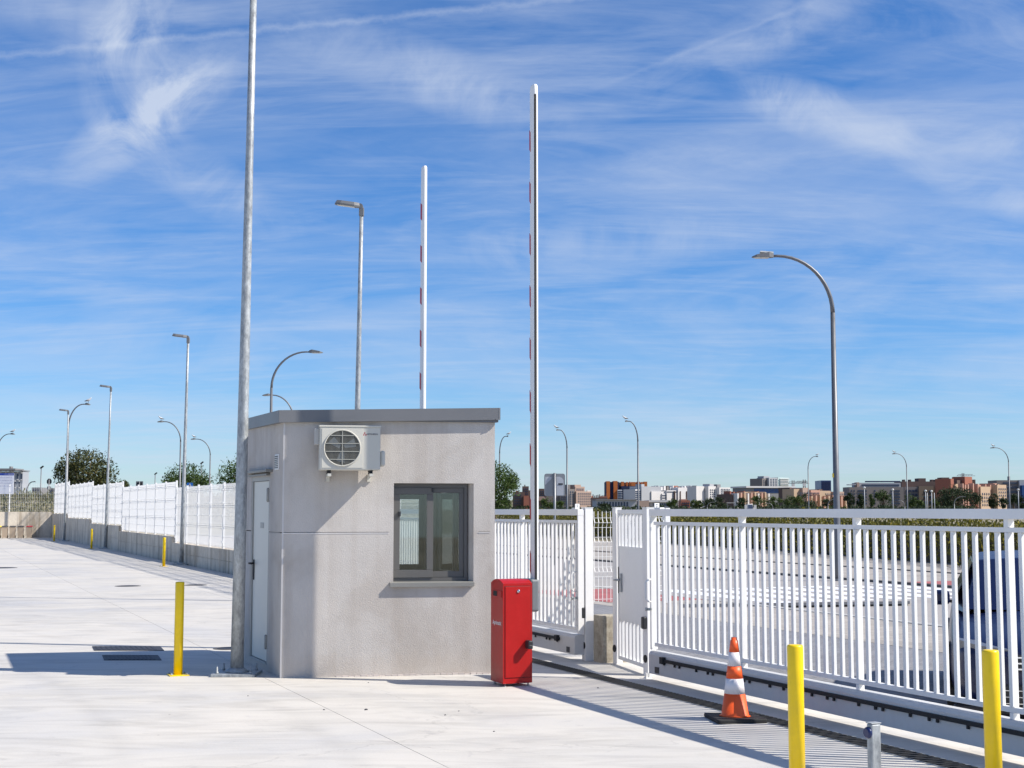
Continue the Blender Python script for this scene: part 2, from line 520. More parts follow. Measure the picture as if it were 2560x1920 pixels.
def leaf_material(name, dark, light, scale=0.8, dry=None):
    m = bpy.data.materials.new(name)
    m.use_nodes = True
    n, l = m.node_tree.nodes, m.node_tree.links
    b = n['Principled BSDF']
    b.inputs['Roughness'].default_value = 0.65
    b.inputs['Specular IOR Level'].default_value = 0.25
    geo = N(n, 'ShaderNodeNewGeometry')
    t = N(n, 'ShaderNodeTexNoise')
    sset(t, Scale=scale, Detail=4.0, Roughness=0.7)
    l.new(geo.outputs['Position'], t.inputs['Vector'])
    mixf = math_node(n, l, 'ADD', math_node(n, l, 'MULTIPLY', t.outputs[0], 0.65), math_node(n, l, 'MULTIPLY', geo.outputs['Random Per Island'], 0.42))
    stops = [(0.28, (*dark, 1)), (0.62, (*light, 1))]
    if dry:
        stops.append((0.84, (*dry, 1)))
    c = ramp(n, l, mixf, stops)
    l.new(c, b.inputs['Base Color'])
    tr = N(n, 'ShaderNodeBsdfTranslucent')
    l.new(c, tr.inputs[0])
    mx = N(n, 'ShaderNodeMixShader')
    mx.inputs[0].default_value = 0.25
    out = [q for q in n if q.type == 'OUTPUT_MATERIAL'][0]
    l.new(b.outputs[0], mx.inputs[1])
    l.new(tr.outputs[0], mx.inputs[2])
    l.new(mx.outputs[0], out.inputs[0])
    return m


leaf_olive = leaf_material('leaf_olive', (0.030, 0.040, 0.018), (0.085, 0.10, 0.035), 0.6, (0.16, 0.12, 0.035))
leaf_green = leaf_material('leaf_green', (0.025, 0.045, 0.012), (0.08, 0.13, 0.03), 0.6)
leaf_dark = leaf_material('leaf_dark', (0.014, 0.024, 0.012), (0.04, 0.06, 0.025), 0.08)
leaf_mid = leaf_material('leaf_mid', (0.025, 0.045, 0.015), (0.07, 0.11, 0.03), 0.08, (0.13, 0.14, 0.03))
leaf_hedge = leaf_material('leaf_hedge', (0.035, 0.040, 0.012), (0.14, 0.138, 0.024), 0.55, (0.36, 0.28, 0.025))
leaf_weed = leaf_material('leaf_weed', (0.06, 0.07, 0.03), (0.16, 0.16, 0.07), 0.5, (0.30, 0.23, 0.13))
leaf_far = leaf_material('leaf_far', (0.045, 0.06, 0.04), (0.10, 0.12, 0.07), 0.02)


# ---------------------------------------------------------------- mesh helpers
class MB:
    """collects shapes in the local frame of one object"""
    def __init__(self):
        self.v, self.f, self.s, self.mi = [], [], [], []

    def add(self, verts, faces, smooth=False, m=0, M=None):
        o = len(self.v)
        for p in verts:
            p = Vector(p)
            if M is not None:
                p = M @ p
            self.v.append(tuple(p))
        for f in faces:
            self.f.append([i + o for i in f])
            self.s.append(smooth)
            self.mi.append(m)
        return self

    def box(self, x0, x1, y0, y1, z0, z1, M=None, m=0):
        x0, x1 = sorted((x0, x1)); y0, y1 = sorted((y0, y1)); z0, z1 = sorted((z0, z1))
        v = [(x0, y0, z0), (x1, y0, z0), (x1, y1, z0), (x0, y1, z0), (x0, y0, z1), (x1, y0, z1), (x1, y1, z1), (x0, y1, z1)]
        f = [(0, 3, 2, 1), (4, 5, 6, 7), (0, 1, 5, 4), (1, 2, 6, 5), (2, 3, 7, 6), (3, 0, 4, 7)]
        return self.add(v, f, M=M, m=m)

    def cbox(self, x0, x1, y0, y1, z0, z1, b=0.004, M=None, m=0):
        """box with its vertical and horizontal edges chamfered"""
        x0, x1 = sorted((x0, x1)); y0, y1 = sorted((y0, y1)); z0, z1 = sorted((z0, z1))
        bm = bmesh.new()
        vs_ = [bm.verts.new(p) for p in [(x0, y0, z0), (x1, y0, z0), (x1, y1, z0), (x0, y1, z0), (x0, y0, z1), (x1, y0, z1), (x1, y1, z1), (x0, y1, z1)]]
        for f in [(0, 3, 2, 1), (4, 5, 6, 7), (0, 1, 5, 4), (1, 2, 6, 5), (2, 3, 7, 6), (3, 0, 4, 7)]:
            bm.faces.new([vs_[i] for i in f])
        bmesh.ops.bevel(bm, geom=bm.edges[:], offset=b, segments=2, affect='EDGES', profile=0.5)
        bm.verts.index_update()
        self.add([v.co.copy() for v in bm.verts], [[v.index for v in f.verts] for f in bm.faces], M=M, m=m)
        bm.free()
        return self

    def prism(self, poly, z0, z1, M=None, m=0, smooth=False, top=None):
        """poly: (x, y) points counter-clockwise; z0/z1 numbers or lists per point"""
        n = len(poly)
        a = [z0] * n if isinstance(z0, (int, float)) else z0
        b = [z1] * n if isinstance(z1, (int, float)) else z1
        tp = top or poly
        v = [(p[0], p[1], a[i]) for i, p in enumerate(poly)] + [(p[0], p[1], b[i]) for i, p in enumerate(tp)]
        self.add(v, [list(range(n))[::-1], list(range(n, 2 * n))], M=M, m=m)
        o = len(self.v) - 2 * n
        for i in range(n):
            j = (i + 1) % n
            self.f.append([o + i, o + j, o + n + j, o + n + i])
            self.s.append(smooth)
            self.mi.append(m)
        return self

    def tube(self, pts, radii, seg=10, M=None, m=0, caps=True, smooth=True):
        pts = [Vector(p) for p in pts]
        if isinstance(radii, (int, float)):
            radii = [radii] * len(pts)
        v, f = [], []
        up = None
        for i, p in enumerate(pts):
            d = (pts[min(i + 1, len(pts) - 1)] - pts[max(i - 1, 0)]).normalized()
            if up is None:
                up = Vector((0, 0, 1)) if abs(d.z) < 0.9 else Vector((1, 0, 0))
            a = d.cross(up).normalized()
            up = a.cross(d).normalized()
            for k in range(seg):
                t = 2 * math.pi * k / seg
                v.append(p + (a * math.cos(t) + up * math.sin(t)) * radii[i])
        for i in range(len(pts) - 1):
            for k in range(seg):
                k2 = (k + 1) % seg
                f.append((i * seg + k, i * seg + k2, (i + 1) * seg + k2, (i + 1) * seg + k))
        self.add(v, f, smooth=smooth, M=M, m=m)
        if caps:
            o = len(self.v) - len(v)
            self.f += [[o + k for k in range(seg)][::-1], [o + (len(pts) - 1) * seg + k for k in range(seg)]]
            self.s += [False, False]
            self.mi += [m, m]
        return self

    def lathe(self, prof, seg=24, M=None, m=0, smooth=True):
        """prof: (radius, z) from bottom to top"""
        v, f = [], []
        for r_, z_ in prof:
            for k in range(seg):
                t = 2 * math.pi * k / seg
                v.append((r_ * math.cos(t), r_ * math.sin(t), z_))
        for i in range(len(prof) - 1):
            for k in range(seg):
                k2 = (k + 1) % seg
                f.append((i * seg + k, i * seg + k2, (i + 1) * seg + k2, (i + 1) * seg + k))
        self.add(v, f, smooth=smooth, M=M, m=m)
        o = len(self.v) - len(v)
        self.f += [[o + k for k in range(seg)][::-1], [o + (len(prof) - 1) * seg + k for k in range(seg)]]
        self.s += [False, False]
        self.mi += [m, m]
        return self

    def mesh(self, name, mats):
        me = bpy.data.meshes.new(name)
        me.from_pydata(self.v, [], self.f)
        if not isinstance(mats, (list, tuple)):
            mats = [mats]
        for q in mats:
            me.materials.append(q)
        me.polygons.foreach_set('use_smooth', self.s)
        if len(mats) > 1:
            me.polygons.foreach_set('material_index', self.mi)
        me.update()
        return me

    def build(self, name, mats, parent=None, loc=None, rotz=None, **props):
        return link(name, self.mesh(name, mats), parent, loc, rotz, **props)


def link(name, data, parent=None, loc=None, rotz=None, **props):
    o = bpy.data.objects.new(name, data)
    col.objects.link(o)
    if parent is not None:
        o.parent = parent
    if loc is not None:
        o.location = loc
    if rotz is not None:
        o.rotation_euler = (0, 0, rotz)
    for k, v in props.items():
        o[k] = v
    return o


def thing(name, label, cat, loc=(0, 0, 0), rotz=0.0, group=None):
    o = link(name, None, None, loc, rotz, label=label, category=cat)
    if group:
        o['group'] = group
    return o


def copy_tree(o, parent=None):
    c = o.copy()
    col.objects.link(c)
    if parent is not None:
        c.parent = parent
    for ch in list(o.children):
        copy_tree(ch, c)
    return c


def text(name, body, size, m, parent, M, extrude=0.0015, align='CENTER', xscale=1.0):
    cu = bpy.data.curves.new(name, 'FONT')
    cu.body = body
    cu.size = size
    cu.extrude = extrude
    cu.align_x = align
    cu.align_y = 'CENTER'
    cu.resolution_u = 2
    cu.materials.append(m)
    tmp = bpy.data.objects.new('tmp_text', cu)
    col.objects.link(tmp)
    bpy.context.view_layer.update()
    me = bpy.data.meshes.new_from_object(tmp.evaluated_get(bpy.context.evaluated_depsgraph_get()))
    bpy.data.objects.remove(tmp)
    me.transform(M @ Matrix.Diagonal((xscale, 1, 1, 1)))
    if not me.materials:
        me.materials.append(m)
    return link(name, me, parent)


def gpt(px, py, z=0.0):
    """the world point at height z seen at photo pixel (px, py)"""
    u, v = (px - 1280) / F, (960 - py) / F
    d = Vector((u, math.cos(PITCH) - v * math.sin(PITCH), math.sin(PITCH) + v * math.cos(PITCH)))
    t = (z - EYE) / d.z
    return Vector((0, 0, EYE)) + d * t


def at(px, Y, z=EYE):
    """x of the vertical line seen at photo column px, at distance Y and height z"""
    return (px - 1280) / F * (Y * math.cos(PITCH) + (z - EYE) * math.sin(PITCH))


def zat(py, Y):
    v = (960 - py) / F
    return EYE + Y * (math.sin(PITCH) + v * math.cos(PITCH)) / (math.cos(PITCH) - v * math.sin(PITCH))


LANE = R(22.85)
LU, LV = Vector((math.cos(LANE), math.sin(LANE), 0)), Vector((-math.sin(LANE), math.cos(LANE), 0))


def L(u, v, z=0.0):
    return LU * u + LV * v + Vector((0, 0, z))


# ================================================================ SETTING
# far ground: one sheet to the horizon
MB().add([(-3000, -60, -0.12), (3000, -60, -0.12), (3000, 5200, -0.12), (-3000, 5200, -0.12)], [(0, 1, 2, 3)]).build('ground', earth_m, kind='structure')

# the yard: concrete slabs with recessed joints
yard = link('yard_floor', None, None, (0, 0, 0), LANE, kind='structure')
uj = [7.62, 5.54, 3.28, -1.7, -6.7, -11.7, -16.7, -21.7, -27, -33, -40, -48]
vj = [-9, 22, 29, 36, 43, 50, 57, 64, 71, 78, 85, 92]
for i in range(len(uj) - 1):
    for j in range(len(vj) - 1):
        u0, u1, v0, v1 = uj[i + 1] + 0.003, uj[i] - 0.003, vj[j] + 0.003, vj[j + 1] - 0.003
        MB().box(u0, u1, v0, v1, -0.10, 0.0).build('slab', yard_m, yard)

# pavement, road and far pavement outside the gate line
def sheet(name, u0, u1, v0, v1, z0, z1, m, **kw):
    kw.setdefault('kind', 'structure')
    return MB().box(u0, u1, v0, v1, z0, z1).build(name, m, None, (0, 0, 0), LANE, **kw)


sheet('driveway_pavement', 7.63, 11.5, -6, 90, -0.115, -0.03, paver_grey)
sheet('near_pavement', 11.504, 13.95, -6, 90, -0.115, -0.026, paver_beige)
sheet('near_kerb', 13.954, 14.15, -6, 90, -0.115, -0.014, kerb_m)
sheet('road', 14.154, 21.45, -20, 120, -0.115, -0.06, asphalt)
sheet('far_kerb', 21.454, 21.62, -20, 120, -0.115, -0.01, kerb_dark)
sheet('far_pavement', 21.624, 25.6, -20, 120, -0.115, -0.012, paver_beige)
sheet('back_kerb', 25.604, 25.76, -20, 120, -0.115, 0.015, kerb_dark)
sheet('verge', 25.764, 34.5, -20, 90, -0.115, -0.02, paver_beige)
# red tactile paving at both ends of the crossing
sheet('near_red_paving', 11.9, 13.94, 23.6, 27.6, -0.026, -0.020, paver_red)
sheet('far_red_paving', 21.63, 24.6, 23.4, 27.2, -0.012, -0.006, paver_red)
cross = link('crossing_markings', None, None, (0, 0, 0), LANE, kind='structure')
for k in range(7):
    u0 = 14.9 + k * 0.95
    MB().box(u0, u0 + 0.52, 22.7, 27.3, -0.060, -0.055).build('stripe', road_white, cross)
p0, p1 = gpt(1700, 1521, -0.1), gpt(2275, 1513, -0.1)  # dark strip laid on the pavement in place of a cast shadow
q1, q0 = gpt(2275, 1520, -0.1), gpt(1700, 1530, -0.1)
MB().prism([(q0.x, q0.y), (q1.x, q1.y), (p1.x, p1.y), (p0.x, p0.y)], -0.0255, -0.0215).build('pavement_shade_strip', shade_strip_m, kind='structure')

# grassy bank beyond the back wall, left
def bank(name, cx, cy, rx, ry, h, n=48, seed=0.0):
    mb = MB()
    vs_, fs = [], []
    for j in range(n + 1):
        for i in range(n + 1):
            x = (i / n * 2 - 1) * rx
            y = (j / n * 2 - 1) * ry
            r2 = max(0, 1 - (x / rx) ** 2) * max(0, 1 - (y / ry) ** 2)
            z = h * min(1, r2 * 2.6) * (0.8 + 0.35 * noise.noise(Vector((x * 0.09 + seed, y * 0.09, 0)))) + 0.25 * noise.noise(Vector((x * 0.5, y * 0.5, seed))) * min(1, r2 * 4)
            vs_.append((cx + x, cy + y, z - 0.14))
    for j in range(n):
        for i in range(n):
            a = j * (n + 1) + i
            fs.append((a, a + 1, a + n + 2, a + n + 1))
    mb.add(vs_, fs, smooth=True)
    return mb.build(name, bank_m, kind='structure')


bank('bank', -52, 125, 34, 32, 2.9, seed=3.1)
bank('far_hills', 150, 2300, 1500, 500, 17, n=40, seed=8.0)

# ================================================================ perimeter wall and mesh fences
WO = Vector((-7.47, 37.6, 0))
WROT = math.atan(0.4258)
CORNER_S = 53.0


def wpt(s, off=0.0):
    return WO + Vector((-math.sin(WROT), math.cos(WROT), 0)) * s + Vector((math.cos(WROT), math.sin(WROT), 0)) * off


runs = [(-15.6, 9.46, 0.62), (9.46, 22.4, 0.82), (22.4, 33.1, 1.04), (33.1, 44.5, 1.24), (44.5, CORNER_S, 1.45)]
wall = thing('retaining_wall', 'long grey concrete wall stepping down towards the hut, under the bright mesh fence', 'wall', WO, WROT)


def wall_panels(parent, s0, s1, top, th0=0.0, th1=0.25, split=None):
    n = max(1, round((s1 - s0) / 2.0))
    st = (s1 - s0) / n
    split = split if split is not None else top * 0.5
    for k in range(n):
        a, b = s0 + k * st + 0.009, s0 + (k + 1) * st - 0.009
        MB().box(th0, th1, a, b, -0.1, split - 0.007).build('wall_panel', wallc_m, parent)
        MB().box(th0, th1, a, b, split + 0.007, top).build('wall_panel', wallc_m, parent)
    MB().box(th0 + 0.02, th1 - 0.02, s0, s1, -0.1, top - 0.02).build('wall_core', wallc_m, parent)


for s0, s1, top in runs:
    wall_panels(wall, s0, s1, top)

bw = thing('back_wall', 'straight concrete wall across the far end of the yard behind the bins', 'wall', wpt(CORNER_S), WROT)
# local x runs along +u, so the wall extends towards -x
for k in range(13):
    a, b = -(k * 2.0) - 0.009, -(k * 2.0 + 2.0) + 0.009
    MB().box(a, b, 0.0, 0.25, -0.1, 1.57).build('wall_panel', wallc_m, bw)
MB().box(0, -26, 0.02, 0.23, -0.1, 1.55).build('wall_core', wallc_m, bw)


def mesh_panel(length, height, wire=0.0055, pitch=0.05, folds=(0.33, 0.66), along='y'):
    """welded wire panel: vertical wires with V folds and paired horizontal wires"""
    mb = MB()
    hw = wire / 2
    n = int(length / pitch)
    zs = [0.0]
    prof = [(0.0, 0.0)]
    for f in folds:
        zc = height * f
        prof += [(0.0, zc - 0.05), (-0.022, zc), (0.0, zc + 0.05)]
    zc = height - 0.13
    prof += [(0.0, zc - 0.05), (-0.022, zc), (0.0, zc + 0.05), (0.0, height)]
    for i in range(n + 1):
        y = i * length / n
        vs_, fs = [], []
        for (d, z) in prof:
            vs_ += [(-d - hw, y - hw, z), (-d + hw, y - hw, z), (-d + hw, y + hw, z), (-d - hw, y + hw, z)]
        for k in range(len(prof) - 1):
            for q in range(4):
                fs.append((k * 4 + q, k * 4 + (q + 1) % 4, k * 4 + 4 + (q + 1) % 4, k * 4 + 4 + q))
        mb.add(vs_, fs)
    hz = []
    for f in folds + (1 - 0.13 / height,):
        zc = height * f
        hz += [(0.0, zc - 0.055), (-0.022, zc), (0.0, zc + 0.055)]
    z = 0.04
    hz.append((0.0, 0.03))
    hz.append((0.0, height * folds[0] * 0.5))
    hz.append((0.0, height * (folds[0] + folds[1]) * 0.5))
    for d, z in hz:
        mb.box(-d - 0.006, -d + 0.006, 0, length, z - 0.002, z + 0.002)
    return mb


def mesh_fence(name, label, loc, rot, n_panels, pl, height, group, axis='y', z0=0.0, wire=0.0055, first_post=True, pitch=0.05):
    t = thing(name, label, 'fence', loc, rot, group)
    pm = mesh_panel(pl, height - 0.05, wire, pitch).mesh('wire_mesh', fence_white)
    post = MB().box(-0.03, 0.03, -0.03, 0.03, 0, height + 0.02)
    for k in range(5):
        z = height * (k + 0.5) / 5
        post.box(-0.055, -0.03, -0.045, 0.045, z - 0.02, z + 0.02)
    post_me = post.mesh('fence_post', fence_white)
    R90 = math.pi / 2 if axis == '-x' else 0
    for k in range(n_panels + 1):
        y = k * pl
        p = (0, y, z0) if axis == 'y' else (-y, 0, z0)
        if k or first_post:
            link('fence_post', post_me, t, p, R90)
        if k < n_panels:
            o = link('wire_mesh', pm, t, (p[0] + (0.0 if axis == 'y' else 0), p[1], z0 + 0.03), R90, kind='stuff')
    return t


fl = ['white mesh fence run on the lowest step of the concrete wall, next to the hut',
      'white mesh fence run on the second wall step, behind the bollard by the middle lamp',
      'white mesh fence run on the middle wall step, crossed by a thin lamp pole',
      'white mesh fence run on the fourth wall step, right of the far lamp pole',
      'short white mesh fence run on the highest wall step beside the yard corner']
for (s0, s1, top), lb in zip(runs, fl):
    n = round((s1 - s0) / 2.0)
    mesh_fence('mesh_fence', lb, wpt(s0 + 0.03, 0.12), WROT, n, (s1 - s0 - 0.06) / n, 1.82, 'white mesh fence runs on the stepped wall', z0=top, wire=0.0062 if s0 < 9 else 0.008)
mesh_fence('mesh_fence', 'see-through mesh fence on the far back wall above the bins', wpt(CORNER_S, 0) + Vector((0.0, 0.12, 0)), WROT, 10, 2.55, 1.75,
           'white mesh fence runs on the stepped wall', axis='-x', z0=1.57, wire=0.009, first_post=False, pitch=0.1)

# ================================================================ gates
POST_H = 1.72


def leaf_gate(name, label, v_end, length, first_sub, rack_v0, u=6.72, latch=True):
    """cantilever gate leaf; local x = across (outwards), local y = along the lane; starts at y=0 and runs to y=-length or +length"""
    s = -1 if length < 0 else 1
    Lg = abs(length)
    t = thing(name, label, 'gate', L(u, v_end), LANE, 'white sliding gates')
    Y = lambda d: s * d
    MB().cbox(-0.04, 0.04, Y(0), Y(Lg), 1.635, 1.705, 0.003).build('top_rail', white_paint, t)
    MB().cbox(-0.02, 0.02, Y(0.06), Y(Lg), 1.545, 1.578, 0.002).build('middle_rail', white_paint, t)
    MB().cbox(-0.02, 0.02, Y(0.06), Y(Lg), 0.335, 0.372, 0.002).build('bottom_rail', white_paint, t)
    # lower beam with a rounded top
    prof = [(-0.07, 0.068), (0.05, 0.068), (0.05, 0.29), (-0.035, 0.29), (-0.058, 0.28), (-0.07, 0.258)]
    beam = MB()
    a, b = (Y(0.03), Y(Lg))
    vs_ = [(p[0], a, p[1]) for p in prof] + [(p[0], b, p[1]) for p in prof]
    k = len(prof)
    fs = [list(range(k)), list(range(k, 2 * k))[::-1]] + [[i, i + k, (i + 1) % k + k, (i + 1) % k] for i in range(k)]
    if s < 0:
        fs = [f[::-1] for f in fs]
    beam.add(vs_, [f[::-1] for f in fs])
    beam.build('beam', beam_grey, t)
    # rack with teeth and brackets
    rk = MB()
    rk.box(-0.094, -0.0705, Y(rack_v0), Y(Lg), 0.205, 0.235)
    rk.box(-0.112, -0.072, Y(rack_v0 + 0.02), Y(rack_v0 + 0.08), 0.192, 0.256)
    d = rack_v0 + 0.06
    while d < Lg - 0.1:
        for dd in (0.0, 0.21) if rk is not None else ():
            rk.prism([(-0.088, Y(d + dd) - 0.011), (-0.076, Y(d + dd) - 0.011), (-0.076, Y(d + dd) + 0.011), (-0.088, Y(d + dd) + 0.011)], 0.178, 0.205)
        rk.prism([(-0.088, Y(d + 0.30) - 0.011), (-0.076, Y(d + 0.30) - 0.011), (-0.076, Y(d + 0.30) + 0.011), (-0.088, Y(d + 0.30) + 0.011)], 0.178, 0.205)
        d += 0.62
    rk.build('gear_rack', rubber, t)
    # uprights and bars
    post_me = MB().cbox(-0.0275, 0.0275, -0.016, 0.016, 0.373, 1.544, 0.003).mesh('upright', white_paint)
    post_lo = MB().box(-0.027, 0.027, -0.017, 0.017, 0.291, 0.334).mesh('spacer', white_paint)
    post_hi = MB().box(-0.0275, 0.0275, -0.02, 0.02, 1.579, 1.634).mesh('spacer', white_paint)
    bar_me = MB().cbox(-0.0135, 0.0135, -0.0165, 0.0165, 0.373, 1.544, 0.002).mesh('bar', white_paint)
    d = first_sub
    while d < Lg:
        link('upright', post_me, t, (0, Y(d), 0))
        link('spacer', post_lo, t, (0, Y(d), 0))
        link('spacer', post_hi, t, (0, Y(d), 0))
        d += 1.69
    pitch = 1.69 / 15
    d = first_sub
    n = 0
    d = first_sub - 15 * pitch
    i = 0
    while d < Lg:
        if i % 15 and d > 0.06:
            link('bar', bar_me, t, (0, Y(d), 0))
        i += 1
        d += pitch
    # fittings at the closing end
    MB().box(-0.076, -0.0712, Y(0.16), Y(0.24), 0.085, 0.145).build('rating_plate', dark_plastic, t)
    gb = MB().cbox(-0.028, 0.028, Y(0.09), Y(0.10), 1.706, 1.765, 0.003).box(-0.02, 0.03, Y(0.101), Y(0.2), 1.706, 1.722)
    gb.build('guide_bracket', white_paint, t)
    dots = MB()
    for z in (1.732, 1.752):
        dots.box(-0.004, 0.004, min(Y(0.088), Y(0.102)) - 0.002, max(Y(0.088), Y(0.102)) + 0.002, z - 0.004, z + 0.004)
    dots.build('bolt', dark_plastic, t)
    hd = MB().tube([(-0.045, Y(0.035), 1.00), (-0.085, Y(0.035), 0.99), (-0.105, Y(0.035), 0.965), (-0.105, Y(0.035), 0.81), (-0.085, Y(0.035), 0.785), (-0.045, Y(0.035), 0.775)], 0.0085, 8)
    hd.build('handle', white_paint, t)
    MB().box(-0.085, -0.04, Y(0.02), Y(0.05), 0.69, 0.715).tube([(-0.095, Y(0.035), 0.686), (-0.095, Y(0.035), 0.72)], 0.012, 8).build('latch', galv, t)
    MB().box(-0.035, 0.035, Y(0.0), Y(0.028), 0.30, 1.634).build('end_stile', white_paint, t)
    return t


near_gate = leaf_gate('sliding_gate', 'long white barred sliding gate at the right, its black rack running behind the traffic cone', 12.61, -9.6, 1.69, 0.30, u=6.86)
far_gate = leaf_gate('sliding_gate', 'white barred sliding gate behind the red barrier cabinet and hut', 14.43, 7.4, 1.69, 0.42, u=6.93)
for gt in (far_gate,):
    pass


def gate_post(label, u, v, z_top=POST_H, sx=0.10, sy=0.10, cover=True, stop=True):
    t = thing('gate_post', label, 'post', L(u, v), LANE, 'white gate posts')
    MB().cbox(-sx / 2, sx / 2, -sy / 2, sy / 2, 0.0, z_top, 0.003).build('post', white_paint, t)
    MB().box(-sx / 2 - 0.004, sx / 2 + 0.004, -sy / 2 - 0.004, sy / 2 + 0.004, z_top, z_top + 0.006).build('post_cap', white_paint, t)
    if cover:
        M = Matrix.Translation((-sx / 2, 0, 0.17)) @ Matrix.Rotation(-math.pi / 2, 4, 'Y')
        MB().lathe([(0.041, 0.0), (0.041, 0.004), (0.036, 0.008)], 20, M=M).build('round_cap', rubber, t)
    if stop:
        ph = MB().cbox(-sx / 2 - 0.045, -sx / 2, -0.045, 0.015, 0.475, 0.60, 0.012)
        ph.build('photocell', dark_plastic, t)
    return t


gate_post('white square gate post between the narrow door and the long right gate', 6.99, 12.93, stop=True)
gate_post('white square gate post beside the concrete block, striped with mesh shadows', 7.03, 14.47, stop=True, cover=True)
gate_post('slim white post carrying the lock side of the narrow white door', 7.18, 14.02, sx=0.08, sy=0.08, stop=False)

# pedestrian door between the posts
pd = thing('pedestrian_gate', 'narrow white metal door with bars above and below a solid sheet', 'gate', L(7.005, 12.985), LANE - R(9.8))
DW = 0.985
MB().box(-0.02, 0.02, 0.0, 0.05, 0.06, 1.70).build('stile', white_paint, pd)
MB().box(-0.02, 0.02, DW - 0.05, DW, 0.06, 1.70).build('stile', white_paint, pd)
MB().box(-0.0195, 0.0195, 0.051, DW - 0.051, 1.655, 1.70).build('top_rail', white_paint, pd)
MB().box(-0.0195, 0.0195, 0.051, DW - 0.051, 0.06, 0.10).build('bottom_rail', white_paint, pd)
MB().box(-0.017, 0.017, 0.051, DW - 0.051, 0.49, 1.30).build('door_sheet', white_paint, pd)
bu = MB().box(-0.0135, 0.0135, -0.018, 0.018, 1.301, 1.654).mesh('bar', white_paint)
bl = MB().box(-0.0135, 0.0135, -0.018, 0.018, 0.101, 0.489).mesh('bar', white_paint)
for k in range(7):
    y = 0.05 + (DW - 0.1) * (k + 0.5) / 7
    link('bar', bu, pd, (0, y, 0))
    link('bar', bl, pd, (0, y, 0))
MB().cbox(-0.034, -0.021, DW - 0.16, DW - 0.09, 0.80, 1.0, 0.005).tube([(-0.03, DW - 0.12, 0.93), (-0.075, DW - 0.12, 0.93)], 0.012, 8).tube([(-0.07, DW - 0.12, 0.93), (-0.07, DW - 0.02, 0.925)], 0.011, 8).build('handle', galv, pd)
MB().box(-0.024, -0.0205, DW - 0.045, DW - 0.025, 0.78, 1.07).build('lock_plate', rubber, pd)
for k in range(2):
    z = 0.35 + k * 1.1
    MB().tube([(-0.024, 0.012, z), (-0.024, 0.012, z + 0.09)], 0.012, 8).build('hinge', white_paint, pd)

blk = thing('concrete_block', 'rough stained concrete stub between the two gate posts', 'block', L(7.155, 14.25), LANE)
MB().cbox(-0.10, 0.22, -0.11, 0.13, -0.04, 0.52, 0.012).build('block', concrete_block, blk)
mesh_fence('mesh_fence', 'short white folded wire mesh panel standing above the concrete stub', L(7.13, 14.50, 0.0), LANE - math.pi / 2, 1, 0.95, 1.08,
           None, z0=0.62, wire=0.006, first_post=False)
ft = thing('ground_catch', 'small white metal catch on the ground at the foot of the long gate', 'catch', L(6.84, 12.70), LANE)
MB().box(-0.03, 0.03, -0.03, 0.03, 0.0, 0.012).box(-0.025, -0.012, -0.02, 0.02, 0.012, 0.055).box(0.012, 0.025, -0.02, 0.02, 0.012, 0.055).build('catch', white_paint, ft)

# ================================================================ linear drain in front of the gates
dr = thing('linear_drain', 'long narrow dark drain grate set in the concrete along the gates', 'drain', L(6.36, 0), LANE - R(0.3))
db = MB().box(-0.110, -0.101, 6, 25, 0.001, 0.005).box(0.101, 0.110, 6, 25, 0.001, 0.005)
db.build('frame', galv, dr)
gm = MB().box(-0.100, 0.100, 6, 25, 0.0012, 0.0022)
gm.build('channel', drain_m, dr)
gs = MB()
for k in range(19 * 16):
    y = 6 + k / 16
    gs.box(-0.099, 0.099, y, y + 0.028, 0.0024, 0.0065)
gs.build('grate_bars', drain_m, dr, kind='stuff')

# ================================================================ guard hut
C0 = Vector((-2.345, 14.39, 0))
FA = R(10.0)
FD = Vector((math.cos(FA), math.sin(FA), 0))
FN = Vector((math.sin(FA), -math.cos(FA), 0))       # outward normal of the front wall
W, D = 2.163, 1.74
hut = thing('guard_hut', 'small grey rendered guard hut with a flat roof, sliding window and pale side door', 'hut', C0, FA)
# hut-local axes: x along the front, y inwards. the side walls follow the lane
SA = LANE - FA
SD = Vector((-math.sin(SA), math.cos(SA), 0))        # side direction in hut-local axes
GZ = 1.457                                            # render joint
WX0, WX1, WZ0, WZ1 = 1.117, 1.941, 0.952, 1.962


def side_shift(y):
    return SD.x / SD.y * y


T = 0.15
s_t = side_shift(T)
# front wall, in pieces butted round the window; the joint is a real groove
fw = MB()
def fpiece(x0, x1, z0, z1, skl=False, skr=False):
    a = s_t if skl else 0.0
    b = s_t if skr else 0.0
    fw.prism([(x0, 0), (x1, 0), (x1 + b, T), (x0 + a, T)], z0, z1)
gz0, gz1 = GZ - 0.006, GZ + 0.004
fpiece(0, WX0, 0.0, gz0, skl=True)
fpiece(0, WX0, gz1, 2.60, skl=True)
fpiece(WX1, W, 0.0, gz0, skr=True)
fpiece(WX1, W, gz1, 2.60, skr=True)
fpiece(WX0, WX1, 0.0, WZ0 - 0.03)
fpiece(WX0, WX1, WZ1, 2.60)
for xa, xb in ((0.003, WX0 - 0.05), (WX1 + 0.05, W - 0.05)):
    fw.prism([(xa, 0.014), (xb, 0.014), (xb, T), (xa + 0.03, T)], gz0, gz1)
    # lower lip of the joint, shaped to slope outwards and catch sun
    fw.prism([(xa, 0.0), (xb, 0.0), (xb, 0.0105), (xa, 0.0105)], gz0 - 0.0005, [gz0, gz0, gz0 + 0.007, gz0 + 0.007])
for xa, xb in ((WX0 - 0.05, WX0), (WX1, WX1 + 0.05), (W - 0.05, W)):
    fw.box(xa, xb, 0.0, T * 0.9, gz0, gz1)
fw.build('front_wall', stucco_m, hut)


